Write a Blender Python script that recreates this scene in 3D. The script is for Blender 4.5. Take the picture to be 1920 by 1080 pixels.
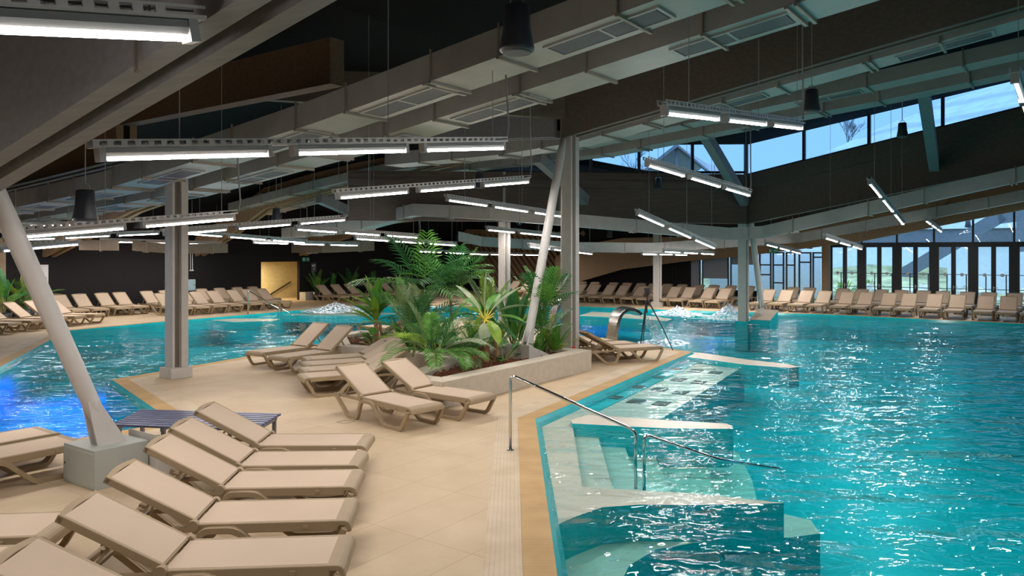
import bpy, bmesh, math, random
from mathutils import Vector, Matrix, geometry
random.seed(7)
sc = bpy.context.scene
for o in list(bpy.data.objects):
    bpy.data.objects.remove(o)
COL = sc.collection

# ------------------------------------------------------------------ camera
HC, FPX, VH = 2.57, 1441.0, 472.0          # eye height, focal length in px of a 1920 wide frame, horizon row
cam = bpy.data.cameras.new('camera'); cam.sensor_width = 36.0
cam.lens = FPX / 1920 * 36.0
cam.shift_y = -(540 - VH) / 1920.0
cam.clip_end = 400
co = bpy.data.objects.new('camera', cam); COL.objects.link(co)
co.location = (0, 0, HC); co.rotation_euler = (math.pi / 2, 0, 0)
sc.camera = co

# ------------------------------------------------------------------ sky, exposure
TUBE = 38.0          # what the bare tube shows
LAMP_W = 33.5        # power of one reflector lamp, thrown downwards
w = bpy.data.worlds.new('sky'); sc.world = w; w.use_nodes = True
wn = w.node_tree.nodes; wl = w.node_tree.links; wn.clear()
wo = wn.new('ShaderNodeOutputWorld'); wb = wn.new('ShaderNodeBackground')
tc = wn.new('ShaderNodeTexCoord'); sp = wn.new('ShaderNodeSeparateXYZ'); cr = wn.new('ShaderNodeValToRGB')
cr.color_ramp.elements[0].position = 0.05; cr.color_ramp.elements[0].color = (0.040, 0.090, 0.165, 1)
cr.color_ramp.elements[1].position = 0.8; cr.color_ramp.elements[1].color = (0.25, 0.44, 0.66, 1)
em = cr.color_ramp.elements.new(0.30); em.color = (0.036, 0.086, 0.165, 1)
wl.new(tc.outputs['Generated'], sp.inputs[0]); wl.new(sp.outputs['Z'], cr.inputs[0])
wl.new(cr.outputs[0], wb.inputs['Color']); wl.new(wb.outputs[0], wo.inputs[0])
wb.inputs['Strength'].default_value = 8.0
vs = sc.view_settings
vs.view_transform = 'Standard'; vs.look = 'None'; vs.gamma = 1.0; vs.use_curve_mapping = False
vs.exposure = 0.0
cy = sc.cycles
cy.max_bounces = 7; cy.diffuse_bounces = 3; cy.glossy_bounces = 3; cy.transmission_bounces = 3
cy.transparent_max_bounces = 10; cy.caustics_reflective = False; cy.caustics_refractive = False
cy.sample_clamp_indirect = 4.0

# ------------------------------------------------------------------ frames and helpers
CA, SA = math.cos(math.radians(54)), math.sin(math.radians(54))
A2 = Vector((CA, SA, 0)); B2 = Vector((SA, -CA, 0)); UP = Vector((0, 0, 1))
def st(s, t, z=0.0):                       # building grid -> world
    return Vector((CA * s + SA * t, SA * s - CA * t, z))
def ST(p): return CA * p[0] + SA * p[1], SA * p[0] - CA * p[1]
def g(u, v, z=0.0):                        # point of the level z seen at pixel (u, v)
    y = (HC - z) * FPX / (v - VH)
    return Vector(((u - 960) / FPX * y, y, z))
def at(u, v, y):
    return Vector(((u - 960) / FPX * y, y, HC + (VH - v) / FPX * y))
def t_on_s(u, s):
    k = (u - 960) / FPX
    return -s * (CA - SA * k) / (CA * k + SA)
def s_on_t(u, t):
    k = (u - 960) / FPX
    return -t * (CA * k + SA) / (CA - SA * k)

class MB:
    def __init__(self): self.v = []; self.f = []; self.smooth = False
    def add(self, vs_, fs_):
        n = len(self.v); self.v += [Vector(p) for p in vs_]; self.f += [[n + i for i in q] for q in fs_]
        return self
    def hexa(self, c8):
        return self.add(c8, [(0, 3, 2, 1), (4, 5, 6, 7), (0, 1, 5, 4), (1, 2, 6, 5), (2, 3, 7, 6), (3, 0, 4, 7)])
    def box(self, c, sx, sy, sz, ax=Vector((1, 0, 0)), ay=Vector((0, 1, 0)), az=Vector((0, 0, 1))):
        c = Vector(c); ax = ax * sx / 2; ay = ay * sy / 2; az = az * sz / 2
        return self.hexa([c - ax - ay - az, c + ax - ay - az, c + ax + ay - az, c - ax + ay - az,
                          c - ax - ay + az, c + ax - ay + az, c + ax + ay + az, c - ax + ay + az])
    def bar(self, p, q, wd, ht, up=UP):
        p = Vector(p); q = Vector(q); d = (q - p)
        L = d.length
        if L < 1e-6: return self
        d /= L; side = d.cross(up)
        if side.length < 1e-4: side = d.cross(Vector((1, 0, 0)))
        side.normalize(); u2 = side.cross(d)
        return self.box((p + q) / 2, L, wd, ht, d, side, u2)
    def prism(self, poly, z0, z1):
        n = len(poly); b = [Vector((p[0], p[1], z0)) for p in poly]; t = [Vector((p[0], p[1], z1)) for p in poly]
        fs = [(i, (i + 1) % n, n + (i + 1) % n, n + i) for i in range(n)]
        tri = geometry.tessellate_polygon([b])
        for a in tri: fs.append(tuple(a)); fs.append(tuple(n + i for i in reversed(a)))
        return self.add(b + t, fs)
    def tube(self, pts, r, n=8, cap=True):
        pts = [Vector(p) for p in pts]; rings = []
        m = len(pts); prev = None
        for i, p in enumerate(pts):
            d = (pts[min(i + 1, m - 1)] - pts[max(i - 1, 0)]).normalized()
            if prev is None:
                a = d.cross(UP)
                if a.length < 1e-3: a = d.cross(Vector((1, 0, 0)))
            else:
                a = prev - d * prev.dot(d)
                if a.length < 1e-5: a = d.cross(UP)
            a.normalize(); prev = a; b = d.cross(a)
            rr = r[i] if isinstance(r, (list, tuple)) else r
            rings.append([p + (a * math.cos(k * 2 * math.pi / n) + b * math.sin(k * 2 * math.pi / n)) * rr for k in range(n)])
        vs_ = [q for rg in rings for q in rg]; fs = []
        for i in range(m - 1):
            for k in range(n):
                fs.append((i * n + k, i * n + (k + 1) % n, (i + 1) * n + (k + 1) % n, (i + 1) * n + k))
        if cap: fs.append(tuple(reversed(range(n)))); fs.append(tuple((m - 1) * n + k for k in range(n)))
        return self.add(vs_, fs)
    def sweep(self, pts, sec, side):
        """section (offset along side, offset along the in-plane normal) swept over a planar path"""
        pts = [Vector(p) for p in pts]; m = len(pts); n = len(sec); vs_ = []; fs = []
        for i, p in enumerate(pts):
            d0 = (pts[i] - pts[i - 1]).normalized() if i else None
            d1 = (pts[i + 1] - pts[i]).normalized() if i < m - 1 else None
            d = ((d0 or d1) + (d1 or d0)).normalized()
            nr = d.cross(side).normalized()
            k = 1.0
            if d0 and d1: k = 1 / max(0.5, d.dot(d0))
            vs_ += [p + side * a + nr * b * k for a, b in sec]
        for i in range(m - 1):
            for k in range(n):
                fs.append((i * n + k, i * n + (k + 1) % n, (i + 1) * n + (k + 1) % n, (i + 1) * n + k))
        fs.append(tuple(reversed(range(n)))); fs.append(tuple((m - 1) * n + k for k in range(n)))
        return self.add(vs_, fs)
    def lathe(self, prof, n=16, c=(0, 0, 0)):
        c = Vector(c); vs_ = []; fs = []; m = len(prof)
        for r, z in prof:
            vs_ += [c + Vector((r * math.cos(k * 2 * math.pi / n), r * math.sin(k * 2 * math.pi / n), z)) for k in range(n)]
        for i in range(m - 1):
            for k in range(n):
                fs.append((i * n + k, i * n + (k + 1) % n, (i + 1) * n + (k + 1) % n, (i + 1) * n + k))
        fs.append(tuple(reversed(range(n)))); fs.append(tuple((m - 1) * n + k for k in range(n)))
        return self.add(vs_, fs)
    def build(self, name, mat, parent=None, smooth=False, bevel=0.0):
        off = Vector((0, 0, 0))
        if parent is not None:
            r = parent
            while r.parent is not None: r = r.parent
            off = Vector(r.location)
        me = bpy.data.meshes.new(name)
        me.from_pydata([tuple(p - off) for p in self.v], [], self.f); me.update()
        bm = bmesh.new(); bm.from_mesh(me); bmesh.ops.recalc_face_normals(bm, faces=bm.faces); bm.to_mesh(me); bm.free()
        me.materials.append(mat)
        if smooth or self.smooth:
            for p in me.polygons: p.use_smooth = True
        o = bpy.data.objects.new(name, me); COL.objects.link(o)
        if parent is not None: o.parent = parent
        if bevel:
            md = o.modifiers.new('edge', 'BEVEL'); md.width = bevel; md.segments = 2; md.limit_method = 'ANGLE'
        return o
def tag(o, label, cat, group=None, kind=None):
    o['label'] = label; o['category'] = cat
    if group: o['group'] = group
    if kind: o['kind'] = kind
    return o
def thing(name, loc, label, cat, group=None, kind=None):
    o = bpy.data.objects.new(name, None); COL.objects.link(o); o.location = loc; o.empty_display_size = 0.1
    return tag(o, label, cat, group, kind)
def copy_tree(o, parent=None):
    c = o.copy(); COL.objects.link(c)
    if parent is not None: c.parent = parent
    for ch in list(o.children): copy_tree(ch, c)
    return c
ORD = ['', 'first', 'second', 'third', 'fourth', 'fifth', 'sixth', 'seventh', 'eighth', 'ninth', 'tenth', 'eleventh', 'twelfth', 'thirteenth',
       'fourteenth', 'fifteenth', 'sixteenth', 'seventeenth', 'eighteenth', 'nineteenth', 'twentieth', 'twenty-first', 'twenty-second', 'twenty-third', 'twenty-fourth']

# ------------------------------------------------------------------ materials
def nmat(name):
    m = bpy.data.materials.new(name); m.use_nodes = True
    nt = m.node_tree; nt.nodes.clear()
    out = nt.nodes.new('ShaderNodeOutputMaterial')
    return m, nt, out
def mat(name, col, rough=0.5, metal=0.0, var=0.08, scale=6.0, bump=0.0, bscale=40.0, spec=0.5):
    m, nt, out = nmat(name); N = nt.nodes; L = nt.links
    b = N.new('ShaderNodeBsdfPrincipled'); L.new(b.outputs[0], out.inputs[0])
    b.inputs['Roughness'].default_value = rough; b.inputs['Metallic'].default_value = metal
    b.inputs['Specular IOR Level'].default_value = spec
    t = N.new('ShaderNodeTexCoord'); n = N.new('ShaderNodeTexNoise'); n.inputs['Scale'].default_value = scale; n.inputs['Detail'].default_value = 4
    L.new(t.outputs['Object'], n.inputs['Vector'])
    r = N.new('ShaderNodeValToRGB')
    r.color_ramp.elements[0].position = 0.3; r.color_ramp.elements[1].position = 0.7
    r.color_ramp.elements[0].color = tuple(c * (1 - var) for c in col) + (1,)
    r.color_ramp.elements[1].color = tuple(min(1, c * (1 + var)) for c in col) + (1,)
    L.new(n.outputs['Fac'], r.inputs[0]); L.new(r.outputs[0], b.inputs['Base Color'])
    if bump:
        n2 = N.new('ShaderNodeTexNoise'); n2.inputs['Scale'].default_value = bscale
        L.new(t.outputs['Object'], n2.inputs['Vector'])
        bp = N.new('ShaderNodeBump'); bp.inputs['Strength'].default_value = bump; bp.inputs['Distance'].default_value = 0.01
        L.new(n2.outputs['Fac'], bp.inputs['Height']); L.new(bp.outputs[0], b.inputs['Normal'])
    return m
def schlick(nt, f0, normal=None, gain=1.0):
    """view angle dependent mirror share, the same from both sides of a sheet"""
    N = nt.nodes; L = nt.links
    lw = N.new('ShaderNodeLayerWeight'); lw.inputs['Blend'].default_value = 0.5
    if normal is not None: L.new(normal, lw.inputs['Normal'])
    p = N.new('ShaderNodeMath'); p.operation = 'POWER'; p.inputs[1].default_value = 5.0; L.new(lw.outputs['Facing'], p.inputs[0])
    m = N.new('ShaderNodeMath'); m.operation = 'MULTIPLY_ADD'; m.inputs[1].default_value = gain * (1 - f0); m.inputs[2].default_value = f0; m.use_clamp = True
    L.new(p.outputs[0], m.inputs[0]); return m.outputs[0]
def glass_mat(name, tint, ior=1.45, rough=0.0, add=0.0):
    m, nt, out = nmat(name); N = nt.nodes; L = nt.links
    tr = N.new('ShaderNodeBsdfTransparent'); tr.inputs[0].default_value = tint + (1,)
    gl = N.new('ShaderNodeBsdfGlossy'); gl.inputs['Roughness'].default_value = rough
    mx = N.new('ShaderNodeMixShader'); L.new(schlick(nt, 0.06), mx.inputs[0]); L.new(tr.outputs[0], mx.inputs[1]); L.new(gl.outputs[0], mx.inputs[2])
    L.new(mx.outputs[0], out.inputs[0]); return m
def emit_mat(name, col, s):
    m, nt, out = nmat(name); e = nt.nodes.new('ShaderNodeEmission')
    e.inputs[0].default_value = col + (1,); e.inputs[1].default_value = s
    nt.links.new(e.outputs[0], out.inputs[0]); return m

def deck_mat():
    m, nt, out = nmat('deck_tile'); N = nt.nodes; L = nt.links
    b = N.new('ShaderNodeBsdfPrincipled'); L.new(b.outputs[0], out.inputs[0]); b.inputs['Roughness'].default_value = 0.55
    b.inputs['Specular IOR Level'].default_value = 0.25
    g_ = N.new('ShaderNodeNewGeometry')
    mp = N.new('ShaderNodeMapping'); mp.vector_type = 'POINT'; mp.inputs['Rotation'].default_value = (0, 0, -math.radians(54))
    L.new(g_.outputs['Position'], mp.inputs['Vector'])
    mv = N.new('ShaderNodeVectorMath'); mv.operation = 'ADD'; mv.inputs[1].default_value = (-6.288 + 60, -5.914 + 60, 0)
    L.new(mp.outputs[0], mv.inputs[0])
    br = N.new('ShaderNodeTexBrick'); br.offset = 0.0; br.inputs['Scale'].default_value = 1.0
    br.inputs['Mortar Size'].default_value = 0.0035; br.inputs['Mortar Smooth'].default_value = 0.4
    br.inputs['Brick Width'].default_value = 1.2; br.inputs['Row Height'].default_value = 0.6; br.inputs['Bias'].default_value = 0
    br.inputs['Color1'].default_value = (0.64, 0.50, 0.335, 1); br.inputs['Color2'].default_value = (0.61, 0.475, 0.315, 1); br.inputs['Mortar'].default_value = (0.40, 0.29, 0.17, 1)
    L.new(mv.outputs[0], br.inputs['Vector'])
    n = N.new('ShaderNodeTexNoise'); n.inputs['Scale'].default_value = 1.3; n.inputs['Detail'].default_value = 6; n.inputs['Roughness'].default_value = 0.65
    L.new(g_.outputs['Position'], n.inputs['Vector'])
    r = N.new('ShaderNodeValToRGB'); r.color_ramp.elements[0].position = 0.3; r.color_ramp.elements[1].position = 0.72
    r.color_ramp.elements[0].color = (0.84, 0.81, 0.76, 1); r.color_ramp.elements[1].color = (1, 1, 1, 1)
    L.new(n.outputs['Fac'], r.inputs[0])
    mx = N.new('ShaderNodeMixRGB'); mx.blend_type = 'MULTIPLY'; mx.inputs[0].default_value = 1
    L.new(br.outputs['Color'], mx.inputs[1]); L.new(r.outputs[0], mx.inputs[2]); L.new(mx.outputs[0], b.inputs['Base Color'])
    return m
def rib_mat(name, c1, c2, period, axis, dist=0.0):
    m, nt, out = nmat(name); N = nt.nodes; L = nt.links
    b = N.new('ShaderNodeBsdfPrincipled'); L.new(b.outputs[0], out.inputs[0]); b.inputs['Roughness'].default_value = 0.6; b.inputs['Specular IOR Level'].default_value = 0.25
    t = N.new('ShaderNodeTexCoord'); wv = N.new('ShaderNodeTexWave'); wv.wave_type = 'BANDS'; wv.bands_direction = axis
    wv.inputs['Scale'].default_value = 0.314 / period; wv.inputs['Distortion'].default_value = dist
    L.new(t.outputs['Object'], wv.inputs['Vector'])
    n = N.new('ShaderNodeTexNoise'); n.inputs['Scale'].default_value = 2.5; n.inputs['Detail'].default_value = 5; L.new(t.outputs['Object'], n.inputs['Vector'])
    r = N.new('ShaderNodeValToRGB'); r.color_ramp.elements[0].position = 0.05; r.color_ramp.elements[1].position = 0.4
    r.color_ramp.elements[0].color = c2 + (1,); r.color_ramp.elements[1].color = c1 + (1,)
    L.new(wv.outputs['Fac'], r.inputs[0])
    mx = N.new('ShaderNodeMixRGB'); mx.blend_type = 'MULTIPLY'; mx.inputs[0].default_value = 0.5
    r2 = N.new('ShaderNodeValToRGB'); r2.color_ramp.elements[0].position = .35; r2.color_ramp.elements[1].position = .65
    r2.color_ramp.elements[0].color = (0.72, 0.66, 0.55, 1); r2.color_ramp.elements[1].color = (1.05, 1.05, 1.05, 1)
    L.new(n.outputs['Fac'], r2.inputs[0]); L.new(r.outputs[0], mx.inputs[1]); L.new(r2.outputs[0], mx.inputs[2]); L.new(mx.outputs[0], b.inputs['Base Color'])
    return m
def water_mat():
    m, nt, out = nmat('water'); N = nt.nodes; L = nt.links
    tr = N.new('ShaderNodeBsdfTransparent'); tr.inputs[0].default_value = (0.98, 1.0, 1.0, 1)
    gl = N.new('ShaderNodeBsdfGlossy'); gl.inputs['Roughness'].default_value = 0.015
    g_ = N.new('ShaderNodeNewGeometry')
    def noise(scale, det, sx, sy, rot):
        mp = N.new('ShaderNodeMapping'); mp.inputs['Scale'].default_value = (sx, sy, 1); mp.inputs['Rotation'].default_value = (0, 0, rot)
        n = N.new('ShaderNodeTexNoise'); n.inputs['Scale'].default_value = scale; n.inputs['Detail'].default_value = det; n.inputs['Roughness'].default_value = 0.45; n.inputs['Distortion'].default_value = 0.6
        L.new(g_.outputs['Position'], mp.inputs[0]); L.new(mp.outputs[0], n.inputs['Vector']); return n.outputs['Fac']
    a = noise(1.15, 1.0, 0.55, 1.0, 0.25); b = noise(3.6, 1.5, 0.6, 1.0, 0.1)
    m1 = N.new('ShaderNodeMath'); m1.operation = 'MULTIPLY_ADD'; m1.inputs[1].default_value = 0.42
    L.new(b, m1.inputs[0]); L.new(a, m1.inputs[2])
    bp = N.new('ShaderNodeBump'); bp.inputs['Strength'].default_value = 1.0; bp.inputs['Distance'].default_value = 0.15
    L.new(m1.outputs[0], bp.inputs['Height']); L.new(bp.outputs[0], gl.inputs['Normal'])
    mx = N.new('ShaderNodeMixShader'); L.new(schlick(nt, 0.085, bp.outputs[0], 0.5), mx.inputs[0]); L.new(tr.outputs[0], mx.inputs[1]); L.new(gl.outputs[0], mx.inputs[2])
    va = N.new('ShaderNodeVolumeAbsorption'); va.inputs['Color'].default_value = (0.15, 0.95, 0.97, 1); va.inputs['Density'].default_value = 0.5
    L.new(va.outputs[0], out.inputs['Volume'])
    L.new(mx.outputs[0], out.inputs[0]); return m
def plank_mat(name, c1, c2, rough=0.6, scale=(1, 14, 14), spec=0.3):
    m, nt, out = nmat(name); N = nt.nodes; L = nt.links
    b = N.new('ShaderNodeBsdfPrincipled'); L.new(b.outputs[0], out.inputs[0]); b.inputs['Roughness'].default_value = rough; b.inputs['Specular IOR Level'].default_value = spec
    t = N.new('ShaderNodeTexCoord'); mp = N.new('ShaderNodeMapping'); mp.inputs['Scale'].default_value = scale; mp.inputs['Rotation'].default_value = (0, 0, math.radians(36))
    n = N.new('ShaderNodeTexNoise'); n.inputs['Scale'].default_value = 1.5; n.inputs['Detail'].default_value = 5
    L.new(t.outputs['Object'], mp.inputs[0]); L.new(mp.outputs[0], n.inputs['Vector'])
    r = N.new('ShaderNodeValToRGB'); r.color_ramp.elements[0].position = 0.35; r.color_ramp.elements[1].position = 0.65
    r.color_ramp.elements[0].color = c1 + (1,); r.color_ramp.elements[1].color = c2 + (1,)
    L.new(n.outputs['Fac'], r.inputs[0]); L.new(r.outputs[0], b.inputs['Base Color']); return m
def leaf_mat(name, col, rough=0.4):
    m, nt, out = nmat(name); N = nt.nodes; L = nt.links
    b = N.new('ShaderNodeBsdfPrincipled'); b.inputs['Roughness'].default_value = rough; b.inputs['Specular IOR Level'].default_value = 0.5
    t = N.new('ShaderNodeBsdfTranslucent'); mx = N.new('ShaderNodeMixShader'); mx.inputs[0].default_value = 0.3
    tc_ = N.new('ShaderNodeTexCoord'); n = N.new('ShaderNodeTexNoise'); n.inputs['Scale'].default_value = 5
    L.new(tc_.outputs['Object'], n.inputs['Vector'])
    r = N.new('ShaderNodeValToRGB'); r.color_ramp.elements[0].position = 0.3; r.color_ramp.elements[1].position = 0.7
    r.color_ramp.elements[0].color = (col[0] * .6, col[1] * .68, col[2] * .6, 1); r.color_ramp.elements[1].color = (col[0] * 1.25, col[1] * 1.15, col[2] * 1.2, 1)
    L.new(n.outputs['Fac'], r.inputs[0]); L.new(r.outputs[0], b.inputs['Base Color']); L.new(r.outputs[0], t.inputs['Color'])
    L.new(b.outputs[0], mx.inputs[1]); L.new(t.outputs[0], mx.inputs[2]); L.new(mx.outputs[0], out.inputs[0]); return m

M = dict(
    deck=deck_mat(),
    grate=rib_mat('grating', (0.62, 0.42, 0.20), (0.33, 0.19, 0.07), 0.028, 'X'),
    comb=rib_mat('ribbed_tile', (0.62, 0.51, 0.37), (0.57, 0.455, 0.315), 0.042, 'Y'),
    pool=mat('pool_tile', (0.0, 0.53, 0.58), 0.35, var=0.06, scale=0.5),
    rim=mat('pool_rim_tile', (0.01, 0.42, 0.46), 0.25, var=0.1, scale=2),
    pale=mat('pale_pool_tile', (0.72, 0.66, 0.54), 0.35, var=0.05, scale=3),
    sage=mat('sage_pool_tile', (0.60, 0.64, 0.54), 0.35, var=0.05, scale=3),
    jet=mat('dark_grille', (0.02, 0.045, 0.035), 0.5),
    water=water_mat(),
    sling=mat('sling_fabric', (0.57, 0.445, 0.33), 0.75, var=0.03, scale=2, bump=0.15, bscale=600, spec=0.2),
    frame=mat('lounger_resin', (0.36, 0.27, 0.165), 0.5, var=0.04, spec=0.3),
    concrete=mat('concrete', (0.52, 0.49, 0.44), 0.8, var=0.08, scale=3, bump=0.2, bscale=60, spec=0.2),
    stone=mat('planter_stone', (0.56, 0.49, 0.395), 0.7, var=0.07, scale=8, bump=0.1, spec=0.2),
    steel=mat('polished_steel', (0.75, 0.76, 0.77), 0.12, 1.0, var=0.03),
    brushed=mat('brushed_steel', (0.50, 0.47, 0.43), 0.22, 1.0, var=0.25, scale=14),
    paint=mat('grey_paint', (0.50, 0.46, 0.42), 0.5, var=0.05),
    white=mat('white_paint', (0.80, 0.79, 0.77), 0.45, var=0.03),
    strutpaint=mat('strut_paint', (0.58, 0.55, 0.52), 0.45, var=0.03),
    tray=mat('grey_tray_steel', (0.42, 0.40, 0.37), 0.4, 0.3, var=0.05),
    housing=mat('lamp_housing', (0.32, 0.31, 0.30), 0.4, var=0.03),
    tube=emit_mat('fluorescent_tube', (1.0, 0.93, 0.90), TUBE),
    duct=mat('duct_metal', (0.40, 0.385, 0.36), 0.45, 0.25, var=0.07, scale=3),
    tanduct=mat('tan_duct', (0.20, 0.15, 0.105), 0.6, var=0.06),
    seam=mat('duct_seam', (0.17, 0.145, 0.12), 0.5, 0.3),
    bracket=mat('hanger_steel', (0.30, 0.26, 0.21), 0.5, 0.4),
    vent=mat('vent_mesh', (0.10, 0.10, 0.11), 0.6),
    beam=plank_mat('painted_timber_shaded', (0.115, 0.088, 0.072), (0.145, 0.112, 0.09)),  # the beams' common paint, darkened for faces that get little light
    nearbeam=plank_mat('painted_timber_lit', (0.205, 0.20, 0.205), (0.24, 0.235, 0.24)),  # same beam paint, lighter, with bluish window light put into the colour
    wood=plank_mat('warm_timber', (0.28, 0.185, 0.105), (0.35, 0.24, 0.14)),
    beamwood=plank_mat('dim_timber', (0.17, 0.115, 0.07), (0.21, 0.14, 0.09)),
    slat=plank_mat('slat_timber', (0.25, 0.16, 0.09), (0.33, 0.21, 0.12)),
    dark=mat('dark_ceiling', (0.010, 0.0095, 0.010), 0.9, var=0.1, spec=0.1),
    lowroof=mat('dark_boards', (0.05, 0.042, 0.036), 0.9, var=0.15, spec=0.1),
    wall=mat('dark_wall', (0.022, 0.020, 0.021), 0.9, var=0.15, scale=30, spec=0.15),
    tan=mat('tan_wall', (0.40, 0.29, 0.19), 0.8),
    cream=mat('cream_wall', (0.66, 0.56, 0.33), 0.8),
    black=mat('black_aluminium', (0.018, 0.018, 0.022), 0.4, var=0.1),
    blackp=mat('black_plastic', (0.04, 0.045, 0.055), 0.35, var=0.1),
    glass=glass_mat('window_glass', (0.93, 0.97, 1.0)),
    blind=mat('roller_blind', (0.34, 0.37, 0.42), 0.9, var=0.03),
    cabinet=mat('cabinet_paint', (0.40, 0.42, 0.38), 0.45, var=0.03),
    bench=mat('bench_slat', (0.10, 0.11, 0.20), 0.28, 0.2, var=0.06),
    benchleg=mat('bench_steel', (0.22, 0.23, 0.25), 0.4, 0.5),
    mulch=mat('bark_mulch', (0.17, 0.055, 0.022), 0.9, var=0.6, scale=45, bump=1.0, bscale=70),
    trunk=mat('palm_trunk', (0.36, 0.20, 0.09), 0.8, var=0.35, scale=14, bump=0.5),
    stem=mat('green_stem', (0.22, 0.27, 0.07), 0.5, var=0.2),
    yellow=mat('yellow_stalk', (0.55, 0.48, 0.05), 0.5, var=0.1),
    leaf=leaf_mat('leaf_green', (0.12, 0.33, 0.05)),
    leafd=leaf_mat('leaf_dark', (0.045, 0.19, 0.05)),
    leafl=leaf_mat('leaf_lime', (0.28, 0.46, 0.06)),
    leafp=leaf_mat('leaf_pale', (0.42, 0.50, 0.32), 0.3),
    leafy=leaf_mat('leaf_sage', (0.17, 0.26, 0.10), 0.35),
    foam=mat('white_foam', (0.86, 0.92, 0.95), 0.6, var=0.04, bump=1.0, bscale=14),
    exitg=mat('exit_green', (0.02, 0.30, 0.20), 0.5, var=0.02),
    box=mat('panel_blue', (0.42, 0.62, 0.68), 0.4, var=0.08),
    cable=mat('grey_cable', (0.30, 0.29, 0.28), 0.5),
    blue=mat('blue_hose', (0.03, 0.16, 0.30), 0.5),
    red=mat('red_cap', (0.5, 0.03, 0.03), 0.5),
    outwall=mat('outdoor_render', (0.85, 0.87, 0.90), 0.8, var=0.05),
    outgrey=mat('outdoor_grey', (0.16, 0.17, 0.20), 0.8, var=0.1),
    grass=mat('hill_grass', (0.36, 0.33, 0.17), 0.9, var=0.5, scale=1.2),
    rock=mat('rock', (0.55, 0.47, 0.34), 0.9, var=0.3, scale=2, bump=0.6, bscale=5),
    roofpale=rib_mat('pale_roof', (0.24, 0.31, 0.40), (0.17, 0.23, 0.33), 0.9, 'Z'),
    bark=mat('bare_bark', (0.10, 0.12, 0.14), 0.9),
)

# ------------------------------------------------------------------ pool outline (deck level)
P0 = g(1004, 786); TIP = g(1298, 660)
POOL = [Vector((0.36, -2.0, 0)), Vector((0.36, P0.y, 0)), TIP, Vector((-1.85, 29.2, 0)), g(210, 712), Vector((-5.12, 11.62, 0)), Vector((-7.9, 8.17, 0)),
        g(0, 688), g(127, 620), st(15.1, -26.9), st(24.8, -27.6), g(1090, 575), g(1280, 582), g(1557, 590), st(32.85, -2.0), st(32.85, 9.0), Vector((26, -2.0, 0))]
def offset_poly(poly, d):
    n = len(poly); out = []
    for i in range(n):
        p0, p1, p2 = poly[i - 1], poly[i], poly[(i + 1) % n]
        d0 = (p1 - p0).normalized(); d1 = (p2 - p1).normalized()
        n0 = Vector((-d0.y, d0.x, 0)); n1 = Vector((-d1.y, d1.x, 0))
        m = (n0 + n1); k = d / max(0.35, 1 + n0.dot(n1)) 
        out.append(p1 + m * k)
    return out
ar = sum(POOL[i - 1].x * POOL[i].y - POOL[i].x * POOL[i - 1].y for i in range(len(POOL)))
SGN = 1 if ar > 0 else -1                    # +: counter-clockwise, left normal points inward
def out_by(d): return offset_poly(POOL, -SGN * d)
WL, TWALL, SWALL = -0.05, -33.2, 39.3
# floor
outer = [st(-12, -36), st(-12, 16), st(SWALL + .3, 16), st(SWALL + .3, -36)]
def holed(polys, z):
    tri = geometry.tessellate_polygon([[Vector((p.x, p.y, 0)) for p in q] for q in polys])
    vs_ = [Vector((p.x, p.y, z)) for q in polys for p in q]
    return vs_, [tuple(t) for t in tri]
fl = MB(); a_, b_ = holed([outer, POOL], 0.0); fl.add(a_, b_)
n = len(POOL)
tag(fl.build('floor', M['deck']), 'beige tiled pool deck running round the pool', 'floor', kind='structure')
# pool basin
pb = MB(); FLZ = -1.02
ins = out_by(-0.10)
pb.add([Vector((p.x, p.y, FLZ)) for p in POOL] , [])
tri = geometry.tessellate_polygon([[Vector((p.x, p.y, 0)) for p in POOL]])
pb.f += [list(t) for t in tri]
for i in range(n):
    p, q = ins[i], ins[(i + 1) % n]
    pb.add([(p.x, p.y, FLZ), (q.x, q.y, FLZ), (q.x, q.y, -0.10), (p.x, p.y, -0.10)], [(0, 1, 2, 3)])
tag(pb.build('pool_floor', M['pool']), 'turquoise tiled basin of the swimming pool', 'pool', kind='structure')
rm = MB()
for i in range(n):
    p, q = ins[i], ins[(i + 1) % n]; a, b = POOL[i], POOL[(i + 1) % n]
    rm.add([(a.x, a.y, 0.001), (b.x, b.y, 0.001), (q.x, q.y, -0.10), (p.x, p.y, -0.10)], [(0, 1, 2, 3)])
tag(rm.build('trim_1', M['rim']), 'turquoise sloping tile rim along the water line', 'pool edge', kind='structure')
wt = MB(); wt.prism(out_by(.12), FLZ - .15, WL)
wo_ = wt.build('pool_water', M['water'])
tag(wo_, 'rippled turquoise water filling the indoor pool', 'water', kind='stuff')

# edge grating and ribbed tile bands: one run per side of the pool, local x along the edge
def run(i, d0, d1, z, material, name, label, cat):
    o0, o1 = out_by(d0), out_by(d1); j = (i + 1) % n
    c = POOL[i]; dx = (POOL[j] - POOL[i]).normalized(); dy = Vector((-dx.y, dx.x, 0))
    pts = [o0[i], o0[j], o1[j], o1[i]]
    me = bpy.data.meshes.new(name)
    me.from_pydata([((p - c).dot(dx), (p - c).dot(dy), z) for p in pts], [], [(0, 1, 2, 3)]); me.materials.append(material)
    o = bpy.data.objects.new(name, me); COL.objects.link(o)
    o.location = (c.x, c.y, 0); o.rotation_euler = (0, 0, math.atan2(dx.y, dx.x))
    tag(o, label, cat, kind='structure')
k = 2
EDGE = {0: 'beside the steps', 1: 'along the jet bench', 2: 'behind the plants', 3: 'beside the island loungers', 4: 'beside the blue bench', 5: 'by the grey cabinet',
        6: 'on the far lounger side', 7: 'by the wide shore', 8: 'before the white door wall', 9: 'before the stair opening', 10: 'before the slatted wall', 11: 'by the far column', 12: 'near the glazed entrance',
        13: 'before the glass doors', 14: 'beyond the doors'}
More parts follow.
